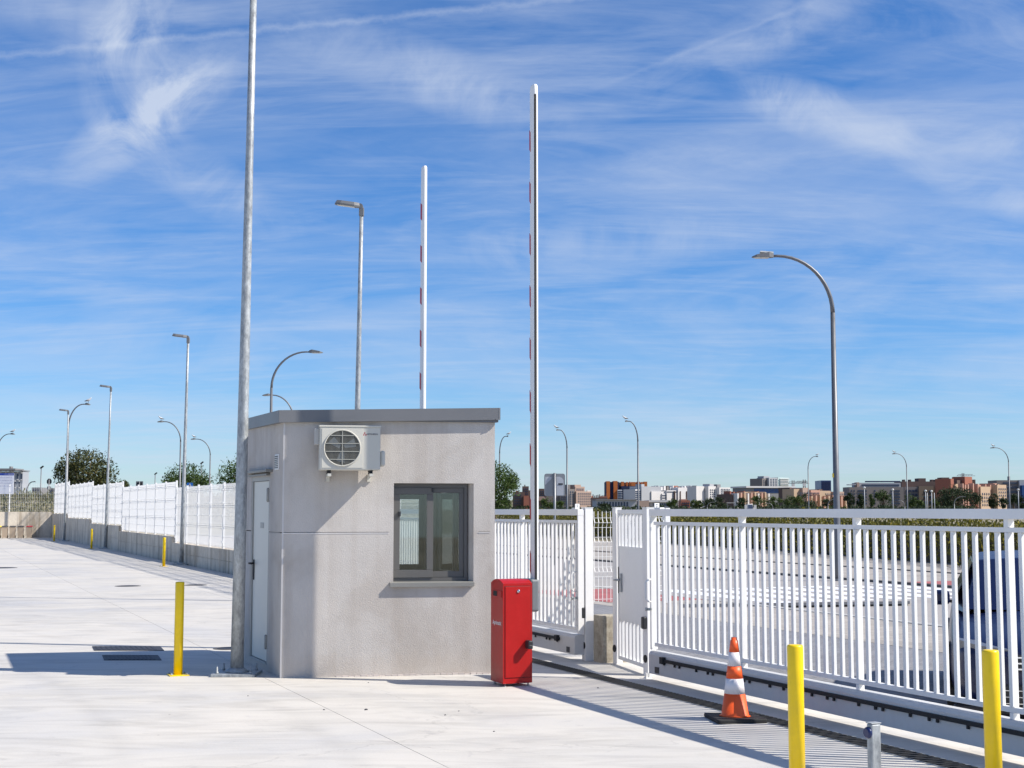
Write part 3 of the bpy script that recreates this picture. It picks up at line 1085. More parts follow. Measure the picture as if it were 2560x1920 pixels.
def side_frame(x_off):
    """matrix taking (t along the side, n outwards-left, z) to hut-local"""
    return Matrix(((SD.x, -SD.y, 0, x_off), (SD.y, SD.x, 0, 0), (0, 0, 1, 0), (0, 0, 0, 1)))


ML = side_frame(0.0)
DT0, DT1, DZ0, DZ1 = 0.60, 1.47, 0.07, 2.045
lw = MB()
LT = D / SD.y
# pieces of the left wall with the door opening; first piece starts behind the front wall's mitre
for (t0, t1, z0, z1) in ((T / SD.y, DT0, 0.0, gz0), (T / SD.y, DT0, gz1, 2.60), (DT1, LT, 0.0, gz0), (DT1, LT, gz1, 2.60), (DT0, DT1, 0.0, DZ0), (DT0, DT1, DZ1, 2.60)):
    lw.box(t0, t1, -0.12, 0.0, z0, z1, M=ML)
lw.box(T / SD.y, DT0, -0.12, -0.012, gz0, gz1, M=ML)
lw.build('side_wall', stucco_m, hut)
MR = side_frame(W)
rw = MB()
RW0, RW1 = 0.42, 1.55
for t0, t1, z0, z1 in ((T / SD.y, RW0, 0.0, 2.6), (RW1, LT, 0.0, 2.6), (RW0, RW1, 0.0, 0.96), (RW0, RW1, 1.93, 2.6)):
    rw.box(t0, t1, 0.0, 0.12, z0, z1, M=MR)
rw.build('side_wall', stucco_m, hut)
rwf = MB()
for t0, t1, z0, z1 in ((RW0, RW1, 0.961, 1.01), (RW0, RW1, 1.88, 1.929), (RW0, RW0 + 0.05, 1.011, 1.879), (RW1 - 0.05, RW1, 1.011, 1.879), (0.96, 1.01, 1.011, 1.879)):
    rwf.box(t0, t1, 0.04, 0.09, z0, z1, M=MR)
rwf_o = rwf.build('window_frame', frame_m, hut)
MB().box(RW0 + 0.051, RW1 - 0.051, 0.062, 0.066, 1.012, 1.878, M=MR).build('pane', glass_m, rwf_o)
# back wall with its wide window
bx = SD.x / SD.y * D
BW0, BW1, BZ0, BZ1 = 0.67, 1.63, 1.0, 1.87
k0, k1 = bx - 0.0, bx + W
bwm = MB()
for x0, x1, z0, z1 in ((k0, BW0, 0, 2.6), (BW1, k1, 0, 2.6), (BW0, BW1, 0, BZ0), (BW0, BW1, BZ1, 2.6)):
    bwm.box(x0, x1, D, D + 0.12, z0, z1)
bwm.build('back_wall', stucco_m, hut)
bwf = MB()
for x0, x1, z0, z1 in ((BW0, BW1, BZ0, BZ0 + 0.06), (BW0, BW1, BZ1 - 0.06, BZ1), (BW0, BW0 + 0.06, BZ0 + 0.06, BZ1 - 0.06), (BW1 - 0.06, BW1, BZ0 + 0.06, BZ1 - 0.06), (1.10, 1.15, BZ0 + 0.06, BZ1 - 0.06)):
    bwf.box(x0, x1, D + 0.03, D + 0.08, z0, z1)
rear_frame = bwf.build('window_frame', frame_m, hut)
MB().box(BW0 + 0.061, BW1 - 0.061, D + 0.052, D + 0.058, BZ0 + 0.061, BZ1 - 0.061).build('pane', glass_m, rear_frame)
MB().prism([(0.15, 0.16), (W - 0.2, 0.16), (W + bx - 0.15, D), (bx + 0.15, D)], 0.0, 0.02).build('floor', interior_m, hut)
MB().prism([(0.1, 0.16), (W - 0.05, 0.16), (W + bx - 0.05, D), (bx + 0.05, D)], 2.52, 2.545).build('ceiling', interior_m, hut)
MB().box(0.9, 1.95, 0.17, 0.62, 0.80, 0.83).build('desk', interior_m, hut)
hut.scale = (1.016, 1.016, 1.006)
# corner bead catching the light
MB().box(-0.006, 0.010, -0.0025, 0.004, 0.0, 2.57).build('corner_bead', mat('bead', (0.60, 0.58, 0.56), 0.8, var=0.03), hut)
# cracked render skirt
jb_ = MB()  # white strip painting in the sunlit lower edge of the joint
for xa, xb in ((0.003, WX0 - 0.05), (WX1 + 0.05, W - 0.05)):
    jb_.box(xa, xb, -0.004, 0.0, gz0 - 0.0045, gz0 + 0.001)
jb_.build('joint_highlight', mat('joint_highlight_white', (0.82, 0.80, 0.78), 0.7, var=0.03), hut)
sk = MB()
rs = random.Random(3)
for k in range(26):
    a = 0.55 + k * 0.062
    h = 0.006 + rs.random() * 0.012
    sk.prism([(a, -0.012 - rs.random() * 0.01), (a + 0.058, -0.012 - rs.random() * 0.012), (a + 0.058, 0.0), (a, 0.0)], 0.0, h)
sk.build('mortar_skirt', mat('mortar', (0.52, 0.47, 0.44), 0.95, var=0.1), hut)

# roof slab and metal coping, slightly pitched
OV = 0.055
c_fl = Vector((0 - OV, 0 - OV)); c_fr = Vector((W + OV * 0.9, 0 - OV)); c_br = Vector((W + bx + OV, D + 0.12 + OV)); c_bl = Vector((bx - OV * 1.1, D + 0.12 + OV))
# keep the outer left corner where both copings meet
poly = [c_fl, c_fr, c_br, c_bl]
zt = [2.70, 2.752, 2.775, 2.722]
zb = [q - 0.125 for q in zt]
rf = MB()
ins = [(c_fl.x + 0.026, c_fl.y + 0.019), (c_fr.x - 0.019, c_fr.y + 0.019), (c_br.x - 0.026, c_br.y - 0.019), (c_bl.x + 0.019, c_bl.y - 0.019)]
rf.prism(ins, 2.601, [q - 0.03 for q in zt])
rf.build('roof', fascia_m, hut)


def coping(a, b, za, zb_, name='coping', parts=1):
    for k in range(parts):
        f0, f1 = k / parts, (k + 1) / parts
        p = a.lerp(b, f0); q = a.lerp(b, f1)
        z0, z1 = za + (zb_ - za) * f0, za + (zb_ - za) * f1
        d = (b - a).normalized()
        n = Vector((d.y, -d.x))
        p = p + d * 0.0015; q = q - d * 0.0015
        i0, i1 = p - n * 0.018, q - n * 0.018
        mb = MB()
        mb.prism([(p.x, p.y), (q.x, q.y), (i1.x, i1.y), (i0.x, i0.y)], [z0 - 0.125, z1 - 0.125, z1 - 0.125, z0 - 0.125], [z0, z1, z1, z0])
        # drip return under the coping
        j0, j1 = p - n * 0.05, q - n * 0.05
        mb.prism([(p.x - n.x * 0.018, p.y - n.y * 0.018), (q.x - n.x * 0.018, q.y - n.y * 0.018), (j1.x, j1.y), (j0.x, j0.y)], [z0 - 0.125, z1 - 0.125, z1 - 0.125, z0 - 0.125], [z0 - 0.115, z1 - 0.115, z1 - 0.115, z0 - 0.115])
        mb.build(name, fascia_m, hut)


coping(c_fl, c_fr, zt[0], zt[1])
coping(c_fr, c_br, zt[1], zt[2])
coping(c_br, c_bl, zt[2], zt[3])
coping(c_bl, c_fl, zt[3], zt[0], parts=2)

# front window: reveal, frame, two sliding sashes, sill
win = MB()
fy0, fy1 = 0.115, 0.148
FX1 = WX1 - 0.055
# splayed right jamb
win.prism([(WX1 - 0.001, 0.004), (WX1 - 0.0005, 0.149), (FX1, 0.149), (FX1, 0.14)], WZ0, WZ1)
win.build('window_reveal', stucco_m, hut)
wf = MB()
ft_ = 0.045
fy0 = 0.085
for x0, x1, z0, z1 in ((WX0, FX1, WZ1 - ft_, WZ1 - 0.001), (WX0, FX1, WZ0, WZ0 + 0.035), (WX0 + 0.001, WX0 + 0.03, WZ0 + 0.036, WZ1 - ft_ - 0.001), (FX1 - 0.03, FX1 - 0.001, WZ0 + 0.036, WZ1 - ft_ - 0.001)):
    wf.box(x0, x1, fy0, 0.145, z0, z1)
winf = wf.build('window_frame', frame_m, hut)


def sash(x0, x1, y, w=0.058):
    z0, z1 = WZ0 + 0.037, WZ1 - ft_ - 0.002
    m = MB()
    m.cbox(x0, x1, y, y + 0.026, z0, z0 + w + 0.012, 0.002)
    m.cbox(x0, x1, y, y + 0.026, z1 - w, z1, 0.002)
    m.cbox(x0, x0 + w, y, y + 0.026, z0 + w + 0.013, z1 - w - 0.001, 0.002)
    m.cbox(x1 - w, x1, y, y + 0.026, z0 + w + 0.013, z1 - w - 0.001, 0.002)
    s_ = m.build('sash', frame_m, hut)
    MB().box(x0 + w + 0.001, x1 - w - 0.001, y + 0.011, y + 0.015, z0 + w + 0.014, z1 - w - 0.002).build('pane', glass_m, s_)
    return s_


mid = (WX0 + FX1) / 2
s1_ = sash(WX0 + 0.004, mid + 0.03, 0.072, 0.066)
sash(mid - 0.03, FX1 - 0.032, 0.102, 0.05)
MB().cbox(mid + 0.012, mid + 0.03, 0.062, 0.071, WZ1 - 0.09, WZ1 - 0.05, 0.003).build('latch', dark_plastic, hut)
MB().cbox(WX0 + 0.05, WX0 + 0.078, 0.054, 0.071, 1.62, 1.67, 0.003).build('latch', dark_plastic, hut)
sl = MB()
sl.prism([(WX0 - 0.035, -0.045), (WX1 + 0.004, -0.045), (WX1 + 0.004, 0.0), (WX0 - 0.035, 0.0)], [WZ0 - 0.052, WZ0 - 0.052, WZ0 - 0.048, WZ0 - 0.048], [WZ0 - 0.012, WZ0 - 0.012, WZ0 - 0.004, WZ0 - 0.004])
sl.prism([(WX0 + 0.001, 0.0), (WX1 - 0.001, 0.0), (WX1 - 0.001, 0.13), (WX0 + 0.001, 0.13)], WZ0 - 0.029, [WZ0 - 0.004, WZ0 - 0.004, WZ0 - 0.001, WZ0 - 0.001])
sl.build('sill', sill_m, hut)

# door and its furniture in the left wall
def lbox(name, m, t0, t1, n0, n1, z0, z1, parent=hut, b=0.003):
    return MB().cbox(t0, t1, n0, n1, z0, z1, b, M=ML).build(name, m, parent)
dfm = MB()
for t0, t1, z0, z1 in ((DT0, DT0 + 0.045, DZ0, DZ1), (DT1 - 0.045, DT1, DZ0, DZ1), (DT0 + 0.046, DT1 - 0.046, DZ1 - 0.045, DZ1)):
    dfm.box(t0, t1, -0.09, -0.004, z0, z1, M=ML)
dfm.box(DT0 + 0.046, DT1 - 0.046, -0.09, 0.004, DZ0, DZ0 + 0.018, M=ML)
dfm.build('door_frame', door_frame_m, hut)
door = lbox('door', door_m, DT0 + 0.049, DT1 - 0.049, -0.075, -0.020, DZ0 + 0.022, DZ1 - 0.049)
hnd = MB()
hnd.cbox(DT1 - 0.125, DT1 - 0.085, -0.019, -0.010, 0.92, 1.14, 0.003, M=ML)
hnd.tube([(DT1 - 0.105, -0.012, 1.10), (DT1 - 0.105, 0.045, 1.10)], 0.010, 8, M=ML)
hnd.tube([(DT1 - 0.11, 0.04, 1.10), (DT1 - 0.24, 0.042, 1.10)], 0.0095, 8, M=ML)
hnd.build('handle', rubber, door)
lbox('door_plate', door_frame_m, 0.93, 1.08, -0.0195, -0.0165, 1.49, 1.55, door, 0.001)
for z in (0.24, 1.78):
    MB().cbox(DT0 + 0.035, DT0 + 0.10, -0.019, 0.012, z, z + 0.13, 0.003, M=ML).tube([(DT0 + 0.045, 0.008, z - 0.01), (DT0 + 0.045, 0.008, z + 0.14)], 0.010, 8, M=ML).build('hinge', door_frame_m, door)
lbox('drip_cap', sill_m, DT0 - 0.13, DT1 + 0.12, 0.0005, 0.075, 2.085, 2.115, hut, 0.005)
lbox('drip_cap', sill_m, DT0 - 0.02, DT1 + 0.02, 0.0005, 0.045, 2.050, 2.072, hut, 0.004)
ml_ = MB()
ml_.cbox(0.18, 0.34, 0.0005, 0.012, 2.10, 2.262, 0.003, M=ML)
vent = ml_.build('wall_vent', white_paint, hut)
vs2 = MB()
for k in range(7):
    z = 2.118 + k * 0.0195
    vs2.box(0.195, 0.325, 0.0125, 0.017, z, z + 0.009, M=ML)
vs2.build('louvres', dark_plastic, vent, kind='stuff')

# ---------------------------------------------------------------- air conditioner on the front wall
AX0, AX1, AZ0, AZ1 = 0.345, 0.95, 2.085, 2.535
AY0, AY1 = -0.325, -0.075
ac = thing('air_conditioner', 'cream outdoor air conditioning unit on wall brackets high on the hut', 'air conditioner', C0, FA)
ac.scale = hut.scale
MB().cbox(AX0, AX1, AY0, AY1, AZ0, AZ1 - 0.012, 0.012).build('casing', ac_white, ac)
MB().cbox(AX0 - 0.006, AX1 + 0.006, AY0 - 0.006, AY1 + 0.004, AZ1 - 0.018, AZ1, 0.004).build('lid', ac_white, ac)
cx, cz, rr_ = AX0 + 0.225, AZ0 + 0.222, 0.172
MB().cbox(AX0 + 0.022, AX0 + 0.432, AY0 - 0.004, AY0 - 0.0003, AZ0 + 0.022, AZ1 - 0.032, 0.0015).build('fan_panel', ac_white, ac)
MF = Matrix.Translation((cx, AY0 - 0.004, cz)) @ Matrix.Rotation(math.pi / 2, 4, 'X')
MB().lathe([(rr_, 0.0005), (rr_, 0.002)], 40, M=MF).build('fan_opening', ac_dark, ac)
gr = MB()
for r_ in (rr_ + 0.008,):
    pts = [(r_ * math.cos(2 * math.pi * k / 40), r_ * math.sin(2 * math.pi * k / 40), 0.006) for k in range(41)]
    gr.tube(pts, 0.007, 6, M=MF, caps=False)
gr.build('fan_ring', ac_white, ac)
wires = MB()
k = -rr_ + 0.008
while k < rr_:
    h = math.sqrt(max(0, rr_ * rr_ - k * k))
    wires.box(k - 0.0011, k + 0.0011, -h, h, 0.005, 0.007, M=MF)
    k += 0.0115
wires.build('guard_wires', ac_wire, ac, kind='stuff')
gb2 = MB()
for q in (-0.115, -0.035, 0.045, 0.125):
    h = math.sqrt(rr_ * rr_ - q * q)
    gb2.box(-h, h, q - 0.004, q + 0.004, 0.0075, 0.012, M=MF)
gb2.box(-0.004, 0.004, -rr_, rr_, 0.0078, 0.0115, M=MF)
gb2.build('guard_bars', ac_wire, ac)
fan = MB()
for k in range(3):
    a = k * 2.094
    fan.prism([(0.03 * math.cos(a), 0.03 * math.sin(a)), (0.14 * math.cos(a + 0.1), 0.14 * math.sin(a + 0.1)), (0.15 * math.cos(a + 0.7), 0.15 * math.sin(a + 0.7)), (0.03 * math.cos(a + 1.2), 0.03 * math.sin(a + 1.2))], 0.0024, 0.0036, M=MF)
fan.build('fan_blades', hub_grey, ac)
MB().cbox(AX1 + 0.001, AX1 + 0.052, -0.29, -0.10, AZ0 + 0.04, AZ0 + 0.20, 0.02).build('pipe_cover', ac_white, ac)
MB().cbox(AX0 - 0.045, AX0 - 0.001, -0.24, -0.10, AZ0 + 0.26, AZ1 - 0.03, 0.004).build('side_guard', interior_m, ac)
for xx in (AX0 + 0.10, AX1 - 0.09):
    bk = MB()
    bk.box(xx - 0.018, xx + 0.018, -0.36, -0.002, AZ0 - 0.062, AZ0 - 0.035)
    bk.box(xx - 0.018, xx + 0.018, -0.022, -0.0015, AZ0 - 0.11, AZ0 - 0.062)
    bkt = bk.build('bracket', ac_white, ac)
    for yy in (-0.29, -0.12):
        MB().lathe([(0.02, AZ0 - 0.0345), (0.016, AZ0 - 0.018), (0.02, AZ0 - 0.0005)], 10, M=Matrix.Translation((xx, yy, 0))).build('rubber_foot', rubber, bkt)
lg = MB()
for (ax, az) in ((0, 0.0125), (-0.0115, -0.0055), (0.0115, -0.0055)):
    lg.prism([(ax - 0.0066, az), (ax, az - 0.0105), (ax + 0.0066, az), (ax, az + 0.0105)], 0.0, 0.0015, M=Matrix.Translation((AX1 - 0.158, AY0 - 0.0006, AZ1 - 0.088)) @ Matrix.Rotation(math.pi / 2, 4, 'X'))
lg.build('logo', red_sticker, ac)
MT = Matrix.Translation((AX1 - 0.137, AY0 - 0.002, AZ1 - 0.088)) @ Matrix.Rotation(math.pi / 2, 4, 'X')
text('lettering', 'MITSUBISHI', 0.0225, text_dark, ac, MT, 0.0008, 'LEFT', 0.95)

# ================================================================ barriers
BO = Vector((-0.085, 13.66, 0))


def make_barrier(label, loc):
    t = thing('parking_barrier', label, 'barrier', loc, LANE, 'red cabinet barriers with raised arms')
    prof = [(0.0, 0.03), (0.0, 0.975)]
    for k in range(9):
        a = k / 8
        prof.append((0.012 + 0.286 * a, 0.978 + 0.035 * math.sin(math.pi * a) ** 0.8 if 0 < a < 1 else 0.978))
    prof += [(0.31, 0.975), (0.31, 0.03)]
    n = len(prof)
    mb = MB()
    vs_ = [(0.0, p[0], p[1]) for p in prof] + [(0.30, p[0], p[1]) for p in prof]
    fs = [list(range(n)), list(range(n, 2 * n))[::-1]] + [[i, i + n, (i + 1) % n + n, (i + 1) % n] for i in range(n)]
    mb.add(vs_, fs)
    mb.build('cabinet', red_paint, t)
    # door sheet with a shadow gap, standing just proud
    MB().cbox(0.020, 0.282, -0.0065, -0.0015, 0.085, 0.945, 0.002).build('cabinet_door', red_paint, t)
    MB().box(0.014, 0.288, -0.0014, -0.0004, 0.079, 0.951).build('door_gap', mat('gap_red', (0.10, 0.006, 0.006), 0.7, var=0.02) if 'gap_red' not in MATS else MATS['gap_red'], t)
    MK = Matrix.Translation((0.155, -0.0065, 0.90)) @ Matrix.Rotation(math.pi / 2, 4, 'X')
    MB().lathe([(0.016, 0.0), (0.016, 0.006), (0.012, 0.010), (0.006, 0.010)], 16, M=MK).build('key_lock', chrome, t)
    # swing handle box near the door edge, well proud of the sheet
    MB().cbox(0.222, 0.270, -0.095, -0.0066, 0.355, 0.435, 0.010).build('door_handle', dark_plastic, t)
    MB().box(0.232, 0.260, -0.0965, -0.0951, 0.388, 0.392).build('handle_mark', sill_m, t)
    # slot and reader window on the left side
    MB().cbox(-0.006, -0.0005, 0.03, 0.245, 0.842, 0.905, 0.002).build('reader_plate', red_paint, t)
    MB().box(-0.0085, -0.0062, 0.14, 0.235, 0.850, 0.898).build('reader_window', rubber, t)
    MT_ = Matrix.Translation((-0.0012, 0.155, 0.595)) @ Matrix.Rotation(-math.pi / 2, 4, 'Z') @ Matrix.Rotation(math.pi / 2, 4, 'X')
    text('lettering', 'Aprimatic', 0.062, text_white, t, MT_, 0.0006, 'CENTER', 0.88)
    for x in (0.03, 0.27):
        for y in (0.03, 0.28):
            MB().lathe([(0.016, 0.0), (0.016, 0.006), (0.007, 0.008), (0.007, 0.0299)], 10, M=Matrix.Translation((x, y, 0))).build('levelling_foot', galv, t)
    # grey arm hub
    hp = [(0.04, 0.71), (0.16, 0.69), (0.21, 0.71), (0.235, 0.76), (0.235, 0.95), (0.215, 1.0), (0.17, 1.01), (0.04, 1.005)]
    n = len(hp)
    mb = MB()
    vs_ = [(0.3005, p[0], p[1]) for p in hp] + [(0.425, p[0], p[1]) for p in hp]
    mb.add(vs_, [list(range(n))[::-1][::-1], list(range(n, 2 * n))[::-1]] + [[i, i + n, (i + 1) % n + n, (i + 1) % n] for i in range(n)])
    hub = MB()
    hub.cbox(0.3005, 0.395, 0.035, 0.21, 0.695, 1.01, 0.022)
    hub.build('arm_hub', hub_grey, t)
    # raised arm: rounded section, about 4.85 m long
    sec = []
    hx, hy = 0.022, 0.060
    for k in range(24):
        a = 2 * math.pi * k / 24
        c_, s_ = math.cos(a), math.sin(a)
        p = 0.30
        sec.append((0.376 + hx * math.copysign(abs(c_) ** p, c_), 0.115 + hy * math.copysign(abs(s_) ** p, s_)))
    zz = [0.90, 5.87, 5.91, 5.93]
    mb = MB()
    vs_ = []
    for i, z in enumerate(zz):
        q = (1, 1, 0.93, 0.7)[i]
        vs_ += [(0.376 + (x - 0.376) * q, 0.115 + (y - 0.115) * q, z) for x, y in sec]
    fs = []
    for i in range(3):
        for k in range(24):
            fs.append((i * 24 + k, i * 24 + (k + 1) % 24, (i + 1) * 24 + (k + 1) % 24, (i + 1) * 24 + k))
    mb.add(vs_, fs, smooth=True)
    mb.add(vs_[-24:], [list(range(24))])
    arm = mb.build('arm', white_paint, t)
    MB().cbox(0.3525, 0.3745, 0.0450, 0.0600, 0.99, 5.82, 0.003).build('rubber_strip', rubber, arm)
    st = MB().prism([(0.3515, 0.146), (0.3545, 0.146), (0.3600, 0.1765), (0.3545, 0.1795)], [0.0, 0.0, 0.03, 0.03], [0.20, 0.20, 0.23, 0.23]).mesh('red_stripe', red_sticker)
    for k in range(9):
        link('red_stripe', st, arm, (0, 0, 1.05 + k * 0.525))
    return t


bar1 = make_barrier('red parking barrier cabinet with a tall raised arm, standing right of the hut', BO)
bar1.scale = (1.015, 1.015, 1.012)
bar2 = copy_tree(bar1)
bar2.scale = (1.015, 1.015, 0.998)
for ch in list(bar2.children_recursive):
    if ch.name.startswith('rubber_strip'):
        bpy.data.objects.remove(ch)
bar2['label'] = 'red parking barrier behind the hut, only its raised white arm above the roof shows well'
wide = MB().prism([(0.3515, 0.116), (0.3545, 0.116), (0.3600, 0.1765), (0.3545, 0.1795)], [0.0, 0.0, 0.03, 0.03], [0.20, 0.20, 0.23, 0.23]).mesh('red_stripe', red_sticker)
for ch in bar2.children_recursive:
    if ch.name.startswith('red_stripe'):
        ch.data = wide
bar2.location = BO + Vector((-1.305, 3.05, 0))

# ================================================================ bollards
def make_bollard():
    t = thing('bollard', 'x', 'bollard', (0, 0, 0), 0, 'yellow steel bollards')
    MB().lathe([(0.046, 0.008), (0.046, 0.915), (0.043, 0.925), (0.030, 0.927)], 28).build('tube', yellow, t)
    bp = MB().cbox(-0.10, 0.10, -0.10, 0.10, 0.0, 0.010, 0.002)
    bp.build('base_plate', yellow, t)
    for x, y in ((-0.078, -0.078), (0.078, -0.078), (0.078, 0.078), (-0.078, 0.078)):
        MB().lathe([(0.011, 0.0105), (0.011, 0.018), (0.005, 0.019), (0.005, 0.028)], 6, M=Matrix.Translation((x, y, 0))).build('bolt', galv, t)
    return t


bol = make_bollard()
spots = [(*gpt(445, 1688)[:2], 'yellow bollard on a bolted plate, left of the thick grey lamp pole', 1.03),
         (at(1990, 8.15, 0.6), 8.15, 'yellow bollard right of the traffic cone, cut off by the lower edge', 1.0),
         (at(2480, 7.85, 0.6), 7.85, 'yellow bollard in front of the blue car, near the right edge', 1.0),
         (*gpt(409.4, 1415.7)[:2], 'yellow bollard beside the base of the middle fence lamp pole', 0.93),
         (*gpt(228.5, 1371.8)[:2], 'small yellow bollard between the two thinner lamp poles by the wall', 0.93),
         (*gpt(135, 1353)[:2], 'farthest yellow bollard, in the shaded corner right of the bins', 0.93)]
for i, (x, y, lb, sc) in enumerate(spots):
    o = bol if i == 0 else copy_tree(bol)
    o.location = (x, y, 0)
    o.rotation_euler = (0, 0, LANE + i * 0.1)
    o.scale = (1, 1, sc)
    o['label'] = lb

sp = thing('sensor_post', 'short grey metal post with a dark blue sensor, between the two right bollards', 'post', (at(2186, 7.36, 0.4), 7.36, 0), LANE)
MB().cbox(-0.03, 0.03, -0.022, 0.022, 0.0, 0.60, 0.008).build('post', galv, sp)
MB().cbox(-0.032, 0.032, -0.024, 0.024, 0.6005, 0.606, 0.002).build('post_cap', galv, sp)
MB().lathe([(0.028, 0.0), (0.030, 0.010), (0.022, 0.020)], 18, M=Matrix.Translation((-0.03, 0.0, 0.555)) @ Matrix.Rotation(-math.pi / 2, 4, 'Y')).build('sensor', mat('sensor_blue', (0.01, 0.02, 0.09), 0.3, var=0.02), sp)

# ================================================================ traffic cone
cn = thing('traffic_cone', 'orange and white striped traffic cone on a black base by the gate', 'traffic cone', (*gpt(1838, 1800)[:2], 0), R(8))
MB().cbox(-0.205, 0.205, -0.205, 0.205, 0.0, 0.035, 0.010).build('base', rubber, cn)
zs = [(0.0, 0.036), (0.02, 0.065)]
def cr_(z):
    return 0.108 - (z - 0.04) / 0.60 * 0.078
bands = [(0.036, 0.215, cone_orange, 'orange_band'), (0.2152, 0.335, cone_white, 'white_band'), (0.3352, 0.435, cone_orange, 'orange_band'), (0.4352, 0.545, cone_white, 'white_band'), (0.5452, 0.655, cone_orange, 'orange_band')]
for z0, z1, m, nm in bands:
    e = 0.0014 if m is cone_white else 0.0
    pr = [(cr_(z0) + e, z0), (cr_(z1) + e, z1)]
    if z1 > 0.65:
        pr = [(cr_(z0), z0), (cr_(0.64), 0.64), (cr_(0.64) - 0.006, 0.642), (cr_(0.64) - 0.006, 0.663)]
    if z0 < 0.04:
        pr = [(0.13, 0.036), (0.112, 0.048)] + [(cr_(z1), z1)]
    MB().lathe(pr, 32).build(nm, m, cn)

# ================================================================ lamps in the yard
def yard_lamp(label, px, py, lod=0, H=6.95, tilt=0.0):
    base = gpt(px, py)
    t = thing('yard_lamp', label, 'lamp post', base, 0, 'straight galvanised yard lamps')
    t.rotation_euler = (0, R(tilt), 0)
    seg = 16 if lod == 0 else 10
    MB().lathe([(0.069, 0.03), (0.062, 1.6), (0.052, 3.6), (0.042, 5.4), (0.036, H)], seg).build('pole', galv, t)
    MB().cbox(-0.225, 0.225, -0.225, 0.225, 0.0, 0.03, 0.004).build('base_plate', galv, t)
    MB().lathe([(0.125, 0.0305), (0.11, 0.05), (0.071, 0.075)], seg).build('collar', galv, t)
    if lod == 0:
        for x, y in ((-0.17, -0.17), (0.17, -0.17), (0.17, 0.17), (-0.17, 0.17)):
            MB().lathe([(0.016, 0.0305), (0.016, 0.048), (0.009, 0.05), (0.009, 0.10)], 6, M=Matrix.Translation((x, y, 0))).build('anchor_bolt', galv, t)
    bk = MB().cbox(-0.045, 0.045, -0.045, 0.045, H - 0.05, H + 0.11, 0.008)
    bk.tube([(-0.02, -0.05, H + 0.14), (-0.02, 0.05, H + 0.14)], 0.045, 12)
    bk.build('bracket', lamp_head_grey, t)
    M = Matrix.Translation((-0.03, 0, H + 0.14)) @ Matrix.Rotation(R(7), 4, 'Y') @ Matrix.Rotation(R(4), 4, 'X')
    hd = MB()
    pl = [(0.0, -0.07), (0.0, 0.07), (-0.10, 0.115), (-0.36, 0.12), (-0.46, 0.075), (-0.48, 0.0), (-0.46, -0.075), (-0.36, -0.12), (-0.10, -0.115)]
    tp = [(p[0] * 0.9 - 0.02, p[1] * 0.75) for p in pl]
    hd.prism(pl, -0.03, 0.0, M=M)
    hd.prism(pl, 0.0, 0.055, M=M, top=tp)
    head = hd.build('lamp_head', lamp_head_grey, t)
    MB().box(-0.42, -0.10, -0.085, 0.085, -0.036, -0.0305, M=M).build('lens', lens_pale, head)
    return t


yard_lamp('thick grey galvanised lamp pole in front of the hut corner, reaching the top edge', 592, 1687, H=7.6, tilt=0.42)
yard_lamp('straight lamp rising behind the hut roof, its flat head pointing left', 884, 1506, H=7.26, tilt=0.60)
yard_lamp('straight lamp pole standing on the yard before the lowest mesh fence run', 453, 1412, tilt=0.6)
yard_lamp('thin straight lamp pole near the middle steps of the concrete wall', 263, 1371.5, 1, tilt=0.6)
yard_lamp('farthest straight lamp pole, overlapping a curved street lamp near the bins', 160.5, 1352.5, 1, tilt=0.2)


# ================================================================ curved street lamps outside
def bird(label, loc, face, s=1.0):
    t = thing('bird', label, 'bird', loc, face, 'birds perched on the street lamps')
    mb = MB()
    path = [(-0.22, 0.0, 0.10), (-0.14, 0, 0.125), (-0.06, 0, 0.15), (0.02, 0, 0.18), (0.09, 0, 0.225), (0.125, 0, 0.27), (0.15, 0, 0.30), (0.175, 0, 0.305), (0.215, 0, 0.295)]
    rad = [0.012, 0.035, 0.062, 0.07, 0.052, 0.034, 0.036, 0.026, 0.004]
    mb.tube([Vector(p) * s for p in path], [r_ * s for r_ in rad], 10)
    mb.build('body', bird_white, t)
    for q in (-1, 1):
        w = MB()
        w.add([Vector(p) * s for p in [(0.06, 0.055 * q, 0.22), (0.02, 0.078 * q, 0.16), (-0.10, 0.06 * q, 0.11), (-0.27, 0.012 * q, 0.105), (-0.12, 0.045 * q, 0.165), (0.06, 0.066 * q, 0.20), (-0.1, 0.072 * q, 0.14)]],
              [(0, 1, 5), (1, 2, 6), (2, 3, 6), (3, 4, 6), (4, 0, 5), (5, 1, 6), (4, 5, 6)])
        w.build('wing', bird_dark, t)
        MB().tube([Vector((0.0, 0.022 * q, 0.14)) * s, Vector((0.005, 0.022 * q, 0.0)) * s], 0.006 * s, 6).build('leg', bird_dark, t)
    return t


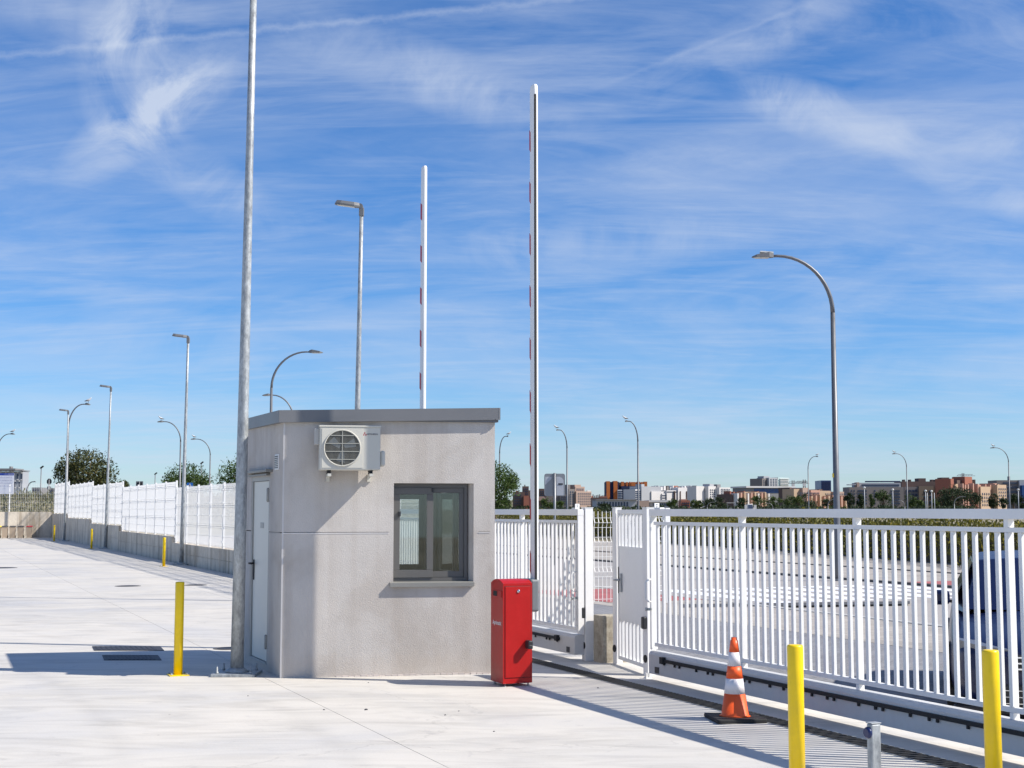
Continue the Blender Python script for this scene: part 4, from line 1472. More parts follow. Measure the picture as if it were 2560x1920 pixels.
def street_lamp(label, px, py_top, Y, sgn, reach=2.0, birdy=None, z0=0.0, thick=1.0, px_top=None):
    """curved mast; sgn -1 leans its arm to the photo's left"""
    Ht = zat(py_top, Y)
    base = Vector((at(px, Y), Y, z0 - 0.12))
    t = thing('street_lamp', label, 'street lamp', base, 0 if sgn > 0 else math.pi, 'tall curved street lamps beyond the fences')
    zt_ = Ht - base.z - 0.06
    rise, run = min(1.45, zt_ * 0.3), reach * 0.68
    zs_ = zt_ - rise
    MB().lathe([(0.085 * thick, 0.0), (0.075 * thick, 0.5), (0.052 * thick, zs_)], 10).build('pole', lamp_steel, t)
    MB().lathe([(0.14 * thick, 0.0), (0.14 * thick, 0.03), (0.10 * thick, 0.12)], 10).build('base', lamp_steel, t)
    pts, rad = [], []
    for k in range(13):
        a = k / 12 * math.pi / 2
        pts.append((run * (1 - math.cos(a)), 0, zs_ + rise * math.sin(a)))
        rad.append((0.050 - 0.018 * k / 12) * thick)
    pts.append((run + 0.12, 0, zt_ - 0.005))
    rad.append(0.03 * thick)
    MB().tube(pts, rad, 8).build('arm', lamp_steel, t)
    hd = MB()
    x0 = run + 0.10
    hl = reach - run - 0.1
    pl = [(x0, -0.05), (x0 + 0.12, -0.12), (x0 + hl * 0.8, -0.13), (x0 + hl, -0.03), (x0 + hl, 0.03), (x0 + hl * 0.8, 0.13), (x0 + 0.12, 0.12), (x0, 0.05)]
    hd.prism(pl, [zt_ - 0.04] * 8, [zt_ + 0.055, zt_ + 0.085, zt_ + 0.02, zt_ - 0.02, zt_ - 0.02, zt_ + 0.02, zt_ + 0.085, zt_ + 0.055])
    head = hd.build('lamp_head', lamp_head_grey, t)
    MB().prism([(x0 + 0.12, -0.09), (x0 + hl * 0.8, -0.10), (x0 + hl * 0.92, 0.0), (x0 + hl * 0.8, 0.10), (x0 + 0.12, 0.09)], zt_ - 0.055, zt_ - 0.0405).build('lens', lens_pale, head)
    if birdy:
        wl_ = base + Vector((sgn * (run + 0.28), 0, zt_ + 0.075))
        bird(birdy, wl_, 0 if sgn > 0 else math.pi, 1.0)
    return t


big = street_lamp('large curved street lamp at the right, its pole seen through the gate bars', 2092, 634, 35.0, -1, 2.02, thick=1.15)
MB().box(0.065, 0.085, -0.05, 0.05, 2.62, 2.72).build('yellow_tag', yellow, big)
cap_ = MB()
zt_ = zat(634, 35) + 0.12 - 0.06
cap_.prism([(1.48, -0.06), (1.80, -0.11), (1.82, 0.11), (1.48, 0.06)], [zt_ + 0.056, zt_ + 0.084, zt_ + 0.084, zt_ + 0.056], [zt_ + 0.10, zt_ + 0.115, zt_ + 0.115, zt_ + 0.10])
cap_.build('sunlit_cover_pale', lens_pale, big)  # sunlit top of the lamp head put into a pale colour
street_lamp('curved street lamp behind the hut roof, arm bending to the right over the hut', 674, 876, 56, 1, 2.05)
street_lamp('curved street lamp behind the hut roof with a thin arm bending left', 731, 985, 78, -1, 1.78)
street_lamp('curved street lamp with a bird, left of the middle lamp pole, arm bending left', 448, 1052, 101, -1, 1.72, 'dark bird perched on the lamp just left of the middle lamp pole')
street_lamp('thin curved street lamp right of the middle lamp pole, arm bending left', 523, 1096, 126, -1, 1.8, 'small pale bird on the thin lamp right of the middle lamp pole')
street_lamp('curved street lamp beside the big round tree at the far left, arm bending right', 165, 1008, 84.5, 1, 1.3, 'white bird with dark wings on the lamp above the leftmost round tree')
street_lamp('curved street lamp cut off by the left edge of the photo', -12, 1083, 117, 1, 1.45, 'pale bird on the lamp at the left edge')
street_lamp('curved street lamp rising from the green tree right of the hut, arm bending right', 1249, 1089, 120, 1, 0.75, 'bird on the lamp that rises from the tree beside the hut')
street_lamp('curved street lamp right of the black and white barrier arm, bending left', 1418, 1073, 111, -1, 0.85, 'bird on the lamp just right of the tall barrier arm')
street_lamp('curved street lamp with a bird, left of the orange-finned building end', 1596, 1051, 100.5, -1, 0.92, 'bird on the lamp that stands before the long orange block')
street_lamp('curved street lamp bending right towards the big lamp pole', 2022, 1140, 166, 1, 1.25, 'bird on the lamp just left of the big lamp pole')
street_lamp('curved street lamp between the big lamp pole and the right edge, bending left', 2269, 1133, 157, -1, 1.6, 'bird on the lamp above the long beige building')
street_lamp('curved street lamp near the right edge of the photo, bending left', 2525, 1118, 143, -1, 1.85, 'bird on the lamp nearest the right edge')
for px, py, Y, sgn, rc, lb in ((2262, 1251, 260, -1, 1.2, 'tiny curved lamp in front of the long beige building, just above the gate rail'),
                              (2386, 1241, 260, 1, 2.2, 'small curved lamp in front of the big dark tree, above the gate rail'),
                              (2070, 1248, 260, 1, 1.5, 'small curved lamp just left of the big lamp pole, above the rail'),
                              (1768, 1255, 300, 1, 1.6, 'tiny curved lamp below the white terraced building, above the rail'),
                              (1932, 1257, 300, -1, 1.6, 'tiny curved lamp right of the parked white van, above the rail'),
                              (64, 1203, 150, 1, 1.0, 'low curved lamp beyond the back fence, beside the notice board')):
    street_lamp(lb, px, py, Y, sgn, rc, thick=1.6)


def flood_mast(label, px, py, Y):
    H = zat(py, Y)
    t = thing('floodlight_mast', label, 'lamp post', (at(px, Y), Y, -0.12), 0, 'slim dark floodlight masts')
    MB().lathe([(0.10, 0), (0.05, H)], 8).build('pole', lamp_steel, t)
    MB().cbox(-0.08, 0.34, -0.16, 0.16, H - 0.02, H + 0.12, 0.02, M=Matrix.Translation((0, 0, H)) @ Matrix.Rotation(R(-38), 4, 'Y') @ Matrix.Translation((0, 0, -H))).build('lamp_head', dark_plastic, t)


flood_mast('slim dark floodlight mast left of the round leafy tree', 100, 1168, 160)
flood_mast('slim dark floodlight mast between the two left trees', 386, 1184, 190)
flood_mast('slim dark floodlight mast behind the middle tree of the left fence', 501, 1157, 170)
for px, py, lb in ((2233, 1226, 'pale ball-topped path lamp before the beige building, leftmost one'), (2315, 1229, 'pale ball-topped path lamp left of the small triangular sail'), (2330, 1230, 'pale ball-topped path lamp right of the small triangular sail'), (2547, 1226, 'pale ball-topped path lamp at the right edge'), (2162, 1221, 'pale ball-topped path lamp beside the round young tree')):
    Y = 330
    H = zat(py, Y)
    t = thing('path_lamp', lb, 'lamp post', (at(px, Y), Y, -0.12), 0, 'ball-topped path lamps')
    MB().lathe([(0.11, 0), (0.08, H)], 6).build('pole', sign_pale, t)
    MB().lathe([(0.10, H), (0.30, H + 0.2), (0.30, H + 0.4), (0.08, H + 0.55)], 8).build('globe', lens_pale, t)

# ================================================================ signs
def sign_post(name, label, px, Y, z_top, parts, r=0.035):
    t = thing(name, label, 'sign', (at(px, Y), Y, -0.12), 0)
    MB().lathe([(r, 0), (r, z_top)], 10).build('post', sign_back, t)
    for p in parts:
        p(t)
    return t


def rounded(x0, x1, z0, z1, r, y0, y1):
    pts = []
    for cx_, cz_, a0 in ((x1 - r, z1 - r, 0), (x0 + r, z1 - r, 90), (x0 + r, z0 + r, 180), (x1 - r, z0 + r, 270)):
        for k in range(5):
            a = R(a0 + k * 22.5)
            pts.append((cx_ + r * math.cos(a), cz_ + r * math.sin(a)))
    M = Matrix(((1, 0, 0, 0), (0, 0, 1, 0), (0, 1, 0, 0), (0, 0, 0, 1)))
    return MB().prism(pts[::-1], y0, y1, M=M)


Y = 45.0
z0, z1 = zat(1240, Y) + 0.12, zat(1184, Y) + 0.12
hw = 26 / F * Y
t = sign_post('road_sign', 'grey back of a square road sign between the barrier arm and beige flats', 1387, Y, z1 + 0.02, [])
rounded(-hw, hw, z0, z1, 0.07, 0.03, 0.045).build('sign_plate', sign_back, t)
MB().box(-0.045, 0.045, -0.02, 0.03, z0, z1 + 0.015).build('rail_channel', lamp_steel, t)
pp = [(0.05, z0 + 0.02), (hw - 0.05, z0 + 0.02), (hw - 0.05, z1 - 0.22), (hw - 0.10, z1 - 0.14), (hw - 0.17, z1 - 0.10), (0.05, z1 - 0.10)]
MX = Matrix(((1, 0, 0, 0), (0, 0, 1, 0), (0, 1, 0, 0), (0, 0, 0, 1)))
MB().prism(pp[::-1], 0.024, 0.0295, M=MX).build('back_panel', sign_pale, t)
pp = [(-hw + 0.03, z1 - 0.10), (-0.10, z1 - 0.10), (-0.10, z1 - 0.16), (-hw + 0.03, z1 - 0.36)]
MB().prism(pp, 0.024, 0.0295, M=MX).build('back_panel', sign_pale, t)
MB().box(0.12, 0.26, 0.015, 0.0235, z1 - 0.36, z1 - 0.31).build('maker_mark', dark_plastic, t)

Y = 150.0
zc = zat(1204, Y) + 0.12
r8 = 6.5 / F * Y
t = sign_post('stop_sign', 'dark back of an eight-sided sign beyond the back fence, left of the round tree', 120.5, Y, zc + r8 * 0.8, [], 0.05)
pts = [(r8 * math.cos(R(22.5 + 45 * k)), zc + r8 * 1.25 * math.sin(R(22.5 + 45 * k))) for k in range(8)]
MB().prism(pts[::-1], 0.051, 0.08, M=MX).build('sign_plate', dark_plastic, t)
pts = [(r8 * 0.8 * math.cos(R(30 * k)), zc - r8 * 2.35 + r8 * 0.8 * math.sin(R(30 * k))) for k in range(12)]
MB().prism(pts[::-1], 0.051, 0.08, M=MX).build('lower_plate', sign_back, t)

Y = 120.0
z0, z1 = zat(1216, Y) + 0.12, zat(1207, Y) + 0.12
hw = 7.5 / F * Y
t = sign_post('crossing_sign', 'small blue square pedestrian crossing sign above the nearer mesh fence', 473.5, Y, z0 + 0.02, [])
MB().box(-hw, hw, -0.06, -0.045, z0 - 0.12, z1).build('sign_plate', sign_blue, t)
MB().prism([(-hw * 0.75, z0 - 0.05), (hw * 0.75, z0 - 0.05), (0, z1 - 0.04)][::-1], -0.066, -0.0605, M=MX).build('triangle', board_white, t)
fig = MB()
zc = (z0 + z1) / 2
fig.tube([(0.0, -0.068, zc + 0.02), (0.01, -0.068, zc - 0.04)], 0.016, 6).tube([(0.01, -0.068, zc - 0.03), (0.05, -0.068, zc - 0.13)], 0.012, 6).tube([(0.01, -0.068, zc - 0.03), (-0.05, -0.068, zc - 0.13)], 0.012, 6).tube([(0.0, -0.068, zc + 0.045), (0.0, -0.068, zc + 0.07)], 0.014, 6)
fig.build('walking_figure', text_dark, t)

Y = 120.0
z0, z1 = zat(1216, Y) + 0.12, zat(1203, Y) + 0.12
hw = 9 / F * Y
t = sign_post('road_sign', 'small dark back of a square road sign above the third fence run', 347, Y, z1, [])
rounded(-hw, hw, z0, z1, 0.05, 0.036, 0.05).build('sign_plate', sign_back, t)
MB().box(-hw * 0.75, -0.06, 0.03, 0.0355, z0 + 0.06, z1 - 0.1).box(0.06, hw * 0.7, 0.03, 0.0355, z0 + 0.1, z1 - 0.08).build('back_panel', dark_plastic, t)

# notice board hung behind the back fence
NY = 88.0
nb = thing('notice_board', 'white notice board with a blue header, cut off by the left edge', 'notice board', (at(0, NY), NY, 0), 0)
x1 = 32 / F * NY
x0 = -52 / F * NY
z0, z1 = zat(1235, NY), zat(1183, NY)
MB().box(x0, x1, 0, 0.03, z0, z1).build('panel', board_white, nb)
MB().box(x0, x1, -0.004, -0.0005, z1 - 0.135, z1).build('header', board_blue, nb)
for xx in (x0 + 0.3, x1 - 0.25):
    MB().box(xx - 0.03, xx + 0.03, 0.031, 0.09, -0.1, z1).build('post', fence_white, nb)
MTX = lambda x, z: Matrix.Translation((x, -0.006, z)) @ Matrix.Rotation(math.pi / 2, 4, 'X')
text('lettering', 'I  \u2022\u2022\u2022\u2022  MADRID', 0.085, text_white, nb, MTX(x1 - 0.05, z1 - 0.07), 0.001, 'RIGHT')
for k, tx in enumerate(('CONSTRUCCI\u00d3N DE NAVE DE', 'OFICINAS Y BOMBEROS EN', 'AMPLIACI\u00d3N DE LA NAVE DE', 'CALLE DEL MOTOR, MADRID')):
    text('lettering', tx, 0.125, text_grey, nb, MTX(x1 - 0.09, z1 - 0.27 - k * 0.175), 0.001, 'RIGHT', 0.8)
text('lettering', 'promotor', 0.06, text_grey, nb, MTX(x1 - 0.45, z0 + 0.34), 0.001, 'RIGHT')
text('lettering', 'obra', 0.06, text_grey, nb, MTX(x1 - 0.08, z0 + 0.14), 0.001, 'RIGHT')

# ================================================================ bins
def make_bin(lid_m):
    t = thing('waste_bin', 'x', 'bin', (0, 0, 0), 0, 'tan wheeled bins along the back wall')
    mb = MB()
    mb.prism([(-0.155, -0.17), (0.155, -0.17), (0.155, 0.17), (-0.155, 0.17)], 0.03, 0.66, top=[(-0.20, -0.22), (0.20, -0.22), (0.20, 0.22), (-0.20, 0.22)])
    mb.box(-0.21, 0.21, -0.23, 0.23, 0.645, 0.672)
    mb.build('bin_body', bin_tan, t)
    lb = MB()
    lb.prism([(-0.215, -0.24), (0.215, -0.24), (0.215, 0.24), (-0.215, 0.24)], 0.6725, [0.70, 0.70, 0.74, 0.74], top=[(-0.19, -0.21), (0.19, -0.21), (0.19, 0.22), (-0.19, 0.22)])
    lb.build('lid', lid_m, t)
    for x in (-0.17, 0.17):
        MB().tube([(x - 0.02, 0.19, 0.09), (x + 0.02, 0.19, 0.09)], 0.09, 14).build('wheel', rubber, t)
    MB().tube([(-0.15, 0.245, 0.69), (-0.15, 0.28, 0.70), (0.15, 0.28, 0.70), (0.15, 0.245, 0.69)], 0.012, 6).build('handle', bin_dark, t)
    return t


for px, lm, lb in ((6, bin_yellow, 'tan wheeled bin with a yellow lid at the left edge'), (21, bin_dark, 'tan bin with a dark lid, next to the yellow-lidded bin'),
                   (38, bin_dark, 'tan bin with a dark lid, in the middle of the five bins'), (56, bin_dark, 'tan bin with a dark lid, next to the red-lidded bin'),
                   (75, bin_red, 'tan wheeled bin with a red lid, nearest the yard corner')):
    b_ = make_bin(lm)
    b_.location = (at(px, 84.2) , 84.2 - (75 - px) * 0.009, 0)
    b_.rotation_euler = (0, 0, R(14))
    b_.scale = (0.84, 1, 1)
    b_['label'] = lb

# ================================================================ covers in the yard; the last two discs paint in shadows
for nm, lb, px0, px1, pa, pb, cat in (
        ('drain_cover', 'dark rectangular drain cover lying in the hut shadow', 276, 420, 1638.5, 1651, 'drain cover'),
        ('drain_cover', 'dark rectangular drain cover just beyond the edge of the hut shadow', 250, 425, 1616.5, 1627, 'drain cover'),
        ('cover_or_shadow_disc', 'thin dark round cover on the open yard left of the middle lamp', 293, 346, 1463, 1467.5, 'manhole'),
        ('cover_or_shadow_disc', 'dark round cover beside the lamp pole, before the concrete wall', 463, 512, 1460.5, 1465, 'manhole'),
        ('cover_or_shadow_disc', 'dark disc painted in for a shadow at the left edge of the yard', -30, 38, 1417, 1422.5, 'manhole'),
        ('cover_or_shadow_disc', 'dark disc painted in for a shadow, half hidden by the thick grey lamp pole', 543, 600, 1618, 1625, 'manhole')):
    a, b, c, d = gpt(px0, pb), gpt(px1, pb), gpt(px1, pa), gpt(px0, pa)
    ctr = (a + b + c + d) / 4
    hx, hy = (b - a).length / 2, max(0.2, (d.y - a.y) / 2)
    t = thing(nm, lb, cat, (ctr.x, ctr.y, 0), 0.0)
    if nm == 'drain_cover':
        sk_ = -0.18
        MB().prism([(-hx, -hy), (hx, -hy), (hx + sk_, hy), (-hx + sk_, hy)], -0.004, 0.006).build('cover', dark_cover, t)
        rb = MB()
        for k in range(12):
            x = -hx + 0.04 + k * (2 * hx - 0.1) / 12
            rb.prism([(x, -hy + 0.03), (x + 0.03, -hy + 0.03), (x + 0.03 + sk_, hy - 0.03), (x + sk_, hy - 0.03)], 0.0065, 0.010)
        rb.build('ribs', dark_cover, t)
    else:
        hh = min(hx, hy)
        MB().lathe([(1.0, -0.004), (1.0, 0.006), (0.94, 0.009)], 28, M=Matrix.Diagonal((hx, hh, 1, 1))).build('cover', dark_cover, t)
        MB().lathe([(1.0, 0.0), (1.0, 0.004)], 28, M=Matrix.Diagonal((hx + 0.05, hh + 0.05, 1, 1))).build('rim', kerb_dark, t)

# ================================================================ blue car outside the gate
def build_car():
    fx, fy = 4.33, 11.06
    hd = Vector((-0.30, -0.954, 0)).normalized()
    ctr = Vector((fx, fy, 0)) - hd * 2.12
    rot = math.atan2(-hd.x, hd.y)
    t = thing('parked_car', 'dark blue car facing the yard outside the gate, half out of frame', 'car', (ctr.x, ctr.y, -0.07), rot)
    # half-profile stations: y, half width, sill z, shoulder z, centre z
    st = [(2.13, 0.62, 0.30, 0.55, 0.60), (2.10, 0.74, 0.24, 0.62, 0.67), (2.00, 0.83, 0.21, 0.68, 0.73), (1.75, 0.885, 0.19, 0.74, 0.80), (1.3, 0.90, 0.19, 0.80, 0.875),
          (0.95, 0.90, 0.19, 0.85, 0.93), (0.3, 0.90, 0.19, 0.88, 0.95), (-0.6, 0.90, 0.19, 0.90, 0.96), (-1.4, 0.89, 0.20, 0.92, 0.97), (-1.85, 0.86, 0.24, 0.93, 0.97), (-2.08, 0.78, 0.32, 0.88, 0.93)]
    vs_, fs = [], []
    ring = 15
    for y, hw_, zl, zs_, zc_ in st:
        half = [(hw_ * 0.82, zl), (hw_ * 0.97, zl + 0.07), (hw_, zl + 0.22), (hw_ * 0.995, (zl + zs_) / 2 + 0.08), (hw_ * 0.965, zs_ - 0.05), (hw_ * 0.90, zs_ + 0.01), (hw_ * 0.55, zs_ + (zc_ - zs_) * 0.7)]
        pts = [(p[0], p[1]) for p in half] + [(0, zc_)] + [(-p[0], p[1]) for p in half[::-1]]
        vs_ += [(p[0], y, p[1]) for p in pts]
    for i in range(len(st) - 1):
        for k in range(ring - 1):
            a = i * ring + k
            fs.append((a, a + 1, a + ring + 1, a + ring))
        fs.append((i * ring + ring - 1, i * ring, (i + 1) * ring, (i + 1) * ring + ring - 1))
    fs.append(list(range(ring))[::-1])
    fs.append([(len(st) - 1) * ring + k for k in range(ring)])
    me = MB().add(vs_, [tuple(f)[::-1] for f in fs], smooth=True).mesh('body', car_blue)
    body = link('body', me, t)
    sub = body.modifiers.new('smooth', 'SUBSURF')
    sub.levels = sub.render_levels = 2
    # cabin
    base = [(0.80, 0.98, 0.90), (0.80, -1.75, 0.93)]
    cab = [(1.02, 0.74, 0.90, 'b'), (0.30, 0.60, 1.32, 't'), (-0.2, 0.60, 1.375, 't'), (-1.0, 0.58, 1.355, 't'), (-1.8, 0.70, 0.93, 'b')]
    cb = MB()
    rowsb = [(1.02, 0.76), (0.30, 0.86), (-0.2, 0.86), (-1.0, 0.85), (-1.8, 0.76)]
    rowst = [(1.00, 0.74, 0.905), (0.28, 0.61, 1.31), (-0.2, 0.61, 1.365), (-1.0, 0.59, 1.345), (-1.78, 0.72, 0.935)]
    v = []
    for (yb, wb), (yt, wt, zt2) in zip(rowsb, rowst):
        v += [(wb, yb, 0.88), (wt, yt, zt2), (wt * 0.5, yt, zt2 + (0.02 if zt2 > 1 else 0.0)), (-wt * 0.5, yt, zt2 + (0.02 if zt2 > 1 else 0.0)), (-wt, yt, zt2), (-wb, yb, 0.88)]
    f = []
    for i in range(4):
        for k in range(5):
            a = i * 6 + k
            f.append((a, a + 1, a + 7, a + 6))
    cb.add(v, f)
    cabin = cb.build('cabin', car_blue, t)
    bvl = cabin.modifiers.new('bevel', 'BEVEL')
    bvl.width, bvl.segments, bvl.limit_method, bvl.angle_limit = 0.03, 3, 'ANGLE', R(20)
    def quad(name, m, p, n_off, parent=t):
        p = [Vector(q) for q in p]
        n_ = (p[1] - p[0]).cross(p[2] - p[0]).normalized() * n_off
        mb = MB()
        a = [q + n_ for q in p]
        b = [q + n_ * 1.6 for q in p]
        mb.add(a + b, [(3, 2, 1, 0), (4, 5, 6, 7), (0, 1, 5, 4), (1, 2, 6, 5), (2, 3, 7, 6), (3, 0, 4, 7)])
        return mb.build(name, m, parent)
    quad('windscreen', car_glass, [(0.66, 0.955, 0.93), (-0.66, 0.955, 0.93), (-0.545, 0.335, 1.285), (0.545, 0.335, 1.285)][::-1], 0.012)
    for q in (-1, 1):
        pp_ = [(q * 0.84, 0.80, 0.935), (q * 0.845, -1.35, 0.945), (q * 0.655, -0.98, 1.30), (q * 0.655, 0.24, 1.28)]
        quad('side_window', car_glass, pp_ if q < 0 else pp_[::-1], 0.008)
        # headlight
        hl = MB()
        hl.prism([(q * 0.43, 2.085), (q * 0.66, 2.05), (q * 0.80, 1.93), (q * 0.80, 1.86), (q * 0.5, 1.95)][::(1 if q > 0 else -1)], [0.60, 0.60, 0.62, 0.62, 0.60], [0.665, 0.69, 0.72, 0.73, 0.70])
        hlo = hl.build('headlight', lens_glass, t)
        MB().prism([(q * 0.47, 2.092), (q * 0.74, 2.03), (q * 0.735, 2.02), (q * 0.47, 2.08)][::(1 if q > 0 else -1)], 0.605, 0.617).build('light_strip', chrome, hlo)
        # fog light with pale surround
        MB().cbox(q * 0.60 - 0.09, q * 0.60 + 0.09, 2.03, 2.115, 0.33, 0.50, 0.03).build('fog_surround', steel_white, t)
        MB().cbox(q * 0.60 - 0.06, q * 0.60 + 0.06, 2.116, 2.13, 0.36, 0.47, 0.02).build('fog_light', lens_glass, t)
        # mirror
        MB().cbox(q * 0.90 - 0.03, q * 0.90 + q * 0.13, 0.62, 0.74, 0.92, 1.05, 0.035).build('mirror', car_blue, t)
        MB().box(q * 0.80, q * 0.90, 0.65, 0.70, 0.94, 0.965).build('mirror_stalk', car_black, t)
    # grille and lower intake
    MB().cbox(-0.42, 0.42, 2.06, 2.142, 0.50, 0.63, 0.02).build('grille', car_black, t)
    for k in range(3):
        MB().box(-0.41, 0.41, 2.143, 2.150, 0.515 + k * 0.045, 0.527 + k * 0.045).build('grille_bar', chrome, t)
    MB().cbox(-0.50, 0.50, 2.06, 2.140, 0.22, 0.40, 0.02).build('lower_intake', car_black, t)
    for k in range(3):
        MB().box(-0.48, 0.48, 2.141, 2.146, 0.25 + k * 0.05, 0.256 + k * 0.05).build('intake_bar', chrome, t)
    MB().cbox(-0.86, 0.86, 1.95, 2.05, 0.14, 0.215, 0.02).build('front_lip', car_black, t)
    MB().box(-0.26, 0.26, 2.1505, 2.156, 0.425, 0.49).build('number_plate', board_white, t)
    for q in (-1, 1):
        for y in (1.36, -1.30):
            M = Matrix.Translation((q * 0.80, y, 0.315)) @ Matrix.Rotation(q * math.pi / 2, 4, 'Y')
            wh = link('wheel', None, t)
            MB().lathe([(0.22, -0.10), (0.30, -0.10), (0.315, -0.07), (0.315, 0.07), (0.30, 0.11), (0.22, 0.11)], 32, M=M).build('tyre', rubber, wh)
            rm = MB().lathe([(0.215, 0.06), (0.215, 0.105), (0.19, 0.09), (0.05, 0.085), (0.04, 0.11)], 24, M=M)
            rm.build('rim', steel_white, wh)
            arch = MB()
            for k in range(13):
                a = math.pi * k / 12
                a2 = math.pi * (k + 1) / 12
                if k == 12:
                    break
                p = [(q * 0.885, y + 0.36 * math.cos(a), 0.30 + 0.36 * math.sin(a)), (q * 0.885, y + 0.36 * math.cos(a2), 0.30 + 0.36 * math.sin(a2)), (q * 0.912, y + 0.36 * math.cos(a2), 0.30 + 0.36 * math.sin(a2)), (q * 0.912, y + 0.36 * math.cos(a), 0.30 + 0.36 * math.sin(a)),
                     (q * 0.885, y + 0.31 * math.cos(a), 0.30 + 0.31 * math.sin(a)), (q * 0.885, y + 0.31 * math.cos(a2), 0.30 + 0.31 * math.sin(a2)), (q * 0.912, y + 0.31 * math.cos(a2), 0.30 + 0.31 * math.sin(a2)), (q * 0.912, y + 0.31 * math.cos(a), 0.30 + 0.31 * math.sin(a))]
                arch.add(p, [(0, 1, 2, 3), (4, 7, 6, 5), (3, 2, 6, 7), (0, 4, 5, 1)])
            arch.build('wheel_arch', car_black, t)


build_car()

# ================================================================ far buildings
def box_mesh(w, h, d):
    return MB().box(-w / 2, w / 2, 0, d, 0, h)


class Town:
    """a far building; x/z given in photo pixels, turned into metres at distance Y"""
    def __init__(self, name, label, Y, px0, px1, cat='building', ang=0.0, group=None):
        self.Y = Y
        self.pc = (px0 + px1) / 2
        self.t = thing(name, label, cat, (at(self.pc, Y), Y, 0), ang, group)
        self.k = Y / F
        self.kx = self.k / math.cos(ang)
        self.cache = {}

    def X(self, px):
        return (px - self.pc) * self.kx

    def Z(self, py):
        return EYE + (1274 - py) * self.k

    def block(self, name, m, px0, px1, py, d=18, y0=0.0, pyb=None):
        zb_ = 0.0 if pyb is None else self.Z(pyb)
        return MB().box(self.X(px0), self.X(px1), y0, y0 + d, zb_, self.Z(py)).build(name, m, self.t)

    def windows(self, m, px0, px1, py0, py1, nx, ny, wf=0.45, hf=0.45, y=0.0, name='window', jit=0):
        w = (px1 - px0) / nx * self.kx * wf
        h = (py1 - py0) / ny * self.k * hf
        key = (round(w, 3), round(h, 3), m.name, name)
        if key not in self.cache:
            mb = MB().box(-w / 2, w / 2, -0.12, 0.0, -h / 2, h / 2)
            mb.box(-w / 2 - 0.12, w / 2 + 0.12, -0.3, -0.0, -h / 2 - 0.22, -h / 2 - 0.02)
            self.cache[key] = mb.mesh(name, m)
        for i in range(nx):
            for j in range(ny):
                px = px0 + (i + 0.5) * (px1 - px0) / nx
                py = py0 + (j + 0.5) * (py1 - py0) / ny
                link(name, self.cache[key], self.t, (self.X(px), y, self.Z(py)))

    def bands(self, m, px0, px1, py0, py1, ny, frac=0.4, y=0.0, name='balcony_band', proud=0.8):
        for j in range(ny):
            a = py0 + j * (py1 - py0) / ny
            b = a + (py1 - py0) / ny * frac
            MB().box(self.X(px0), self.X(px1), y - proud, y, self.Z(b), self.Z(a)).build(name, m, self.t)


def bm_(name, c, **k):
    return mat(name, c, 0.85, var=0.08, vscale=0.08, **k)


b_brown = bm_('brick_brown', (0.115, 0.075, 0.062))
b_red = bm_('brick_red', (0.30, 0.11, 0.07))
b_orange = bm_('panel_orange', (0.52, 0.15, 0.035))
b_navy = bm_('panel_navy', (0.014, 0.024, 0.075))
b_beige = bm_('render_beige', (0.40, 0.29, 0.23))
b_pink = bm_('render_pink', (0.46, 0.27, 0.20))
b_sand = bm_('render_sand', (0.46, 0.33, 0.22))
b_white = bm_('render_white', (0.60, 0.58, 0.56))
b_grey = bm_('render_grey', (0.20, 0.20, 0.205))
b_ltgrey = bm_('render_light_grey', (0.36, 0.37, 0.385))
b_taupe = bm_('render_taupe', (0.185, 0.165, 0.155))
b_glass = mat('far_glass', (0.035, 0.05, 0.085), 0.25, var=0.05, vscale=0.2)
b_blueg = mat('blue_glass', (0.015, 0.06, 0.20), 0.35, var=0.05, vscale=0.2)
b_mint = bm_('panel_mint', (0.44, 0.55, 0.54))

T_ = Town('apartment_block', 'dark brown brick blocks with one orange gable, left of the tall barrier arm', 900, 1282, 1330)
T_.block('wall', b_brown, 1282, 1312, 1230)
T_.block('tower', b_brown, 1306, 1322, 1216, 12, 1.0)
T_.block('wall', b_brown, 1320, 1338, 1226, 14, 2.0)
T_.block('wall', b_red, 1309, 1322, 1240, 10, -6)
T_.windows(b_glass, 1284, 1304, 1234, 1262, 5, 4)
T_.windows(b_glass, 1308, 1321, 1219, 1238, 3, 3, y=1.0)
T_.block('chimney', b_brown, 1311, 1313.5, 1212, 3, 3)
T_.block('roof_hut', b_brown, 1326, 1331, 1221, 4, 5)
T_.block('roof_hut', b_red, 1289, 1296, 1227, 4, 5)
T_ = Town('brick_house', 'low pitched brown roof just right of the tall barrier arm', 700, 1344, 1372, 'house')
T_.block('wall', b_brown, 1346, 1366, 1252, 10)
rf_ = MB().prism([(T_.X(1342), -1), (T_.X(1370), -1), (T_.X(1370), 11), (T_.X(1342), 11)], T_.Z(1252), [T_.Z(1252)] * 2 + [T_.Z(1252)] * 2, top=[(T_.X(1349), 4), (T_.X(1360), 4), (T_.X(1360), 6), (T_.X(1349), 6)])
rf_ = MB().prism([(T_.X(1342), -1), (T_.X(1370), -1), (T_.X(1370), 11), (T_.X(1342), 11)], T_.Z(1252), T_.Z(1241), top=[(T_.X(1349), 4), (T_.X(1360), 4), (T_.X(1360), 6), (T_.X(1349), 6)])
rf_.build('roof', b_brown, T_.t)
T_ = Town('apartment_block', 'dark flats behind the square road sign', 950, 1350, 1424)
T_.block('wall', b_brown, 1348, 1366, 1222, 14)
T_.block('wall', b_taupe, 1366, 1400, 1232, 14, 3)
T_.block('wall', b_taupe, 1400, 1424, 1236, 14)
T_.windows(b_glass, 1402, 1422, 1239, 1262, 5, 4)
T_.windows(b_glass, 1350, 1364, 1226, 1246, 3, 4)
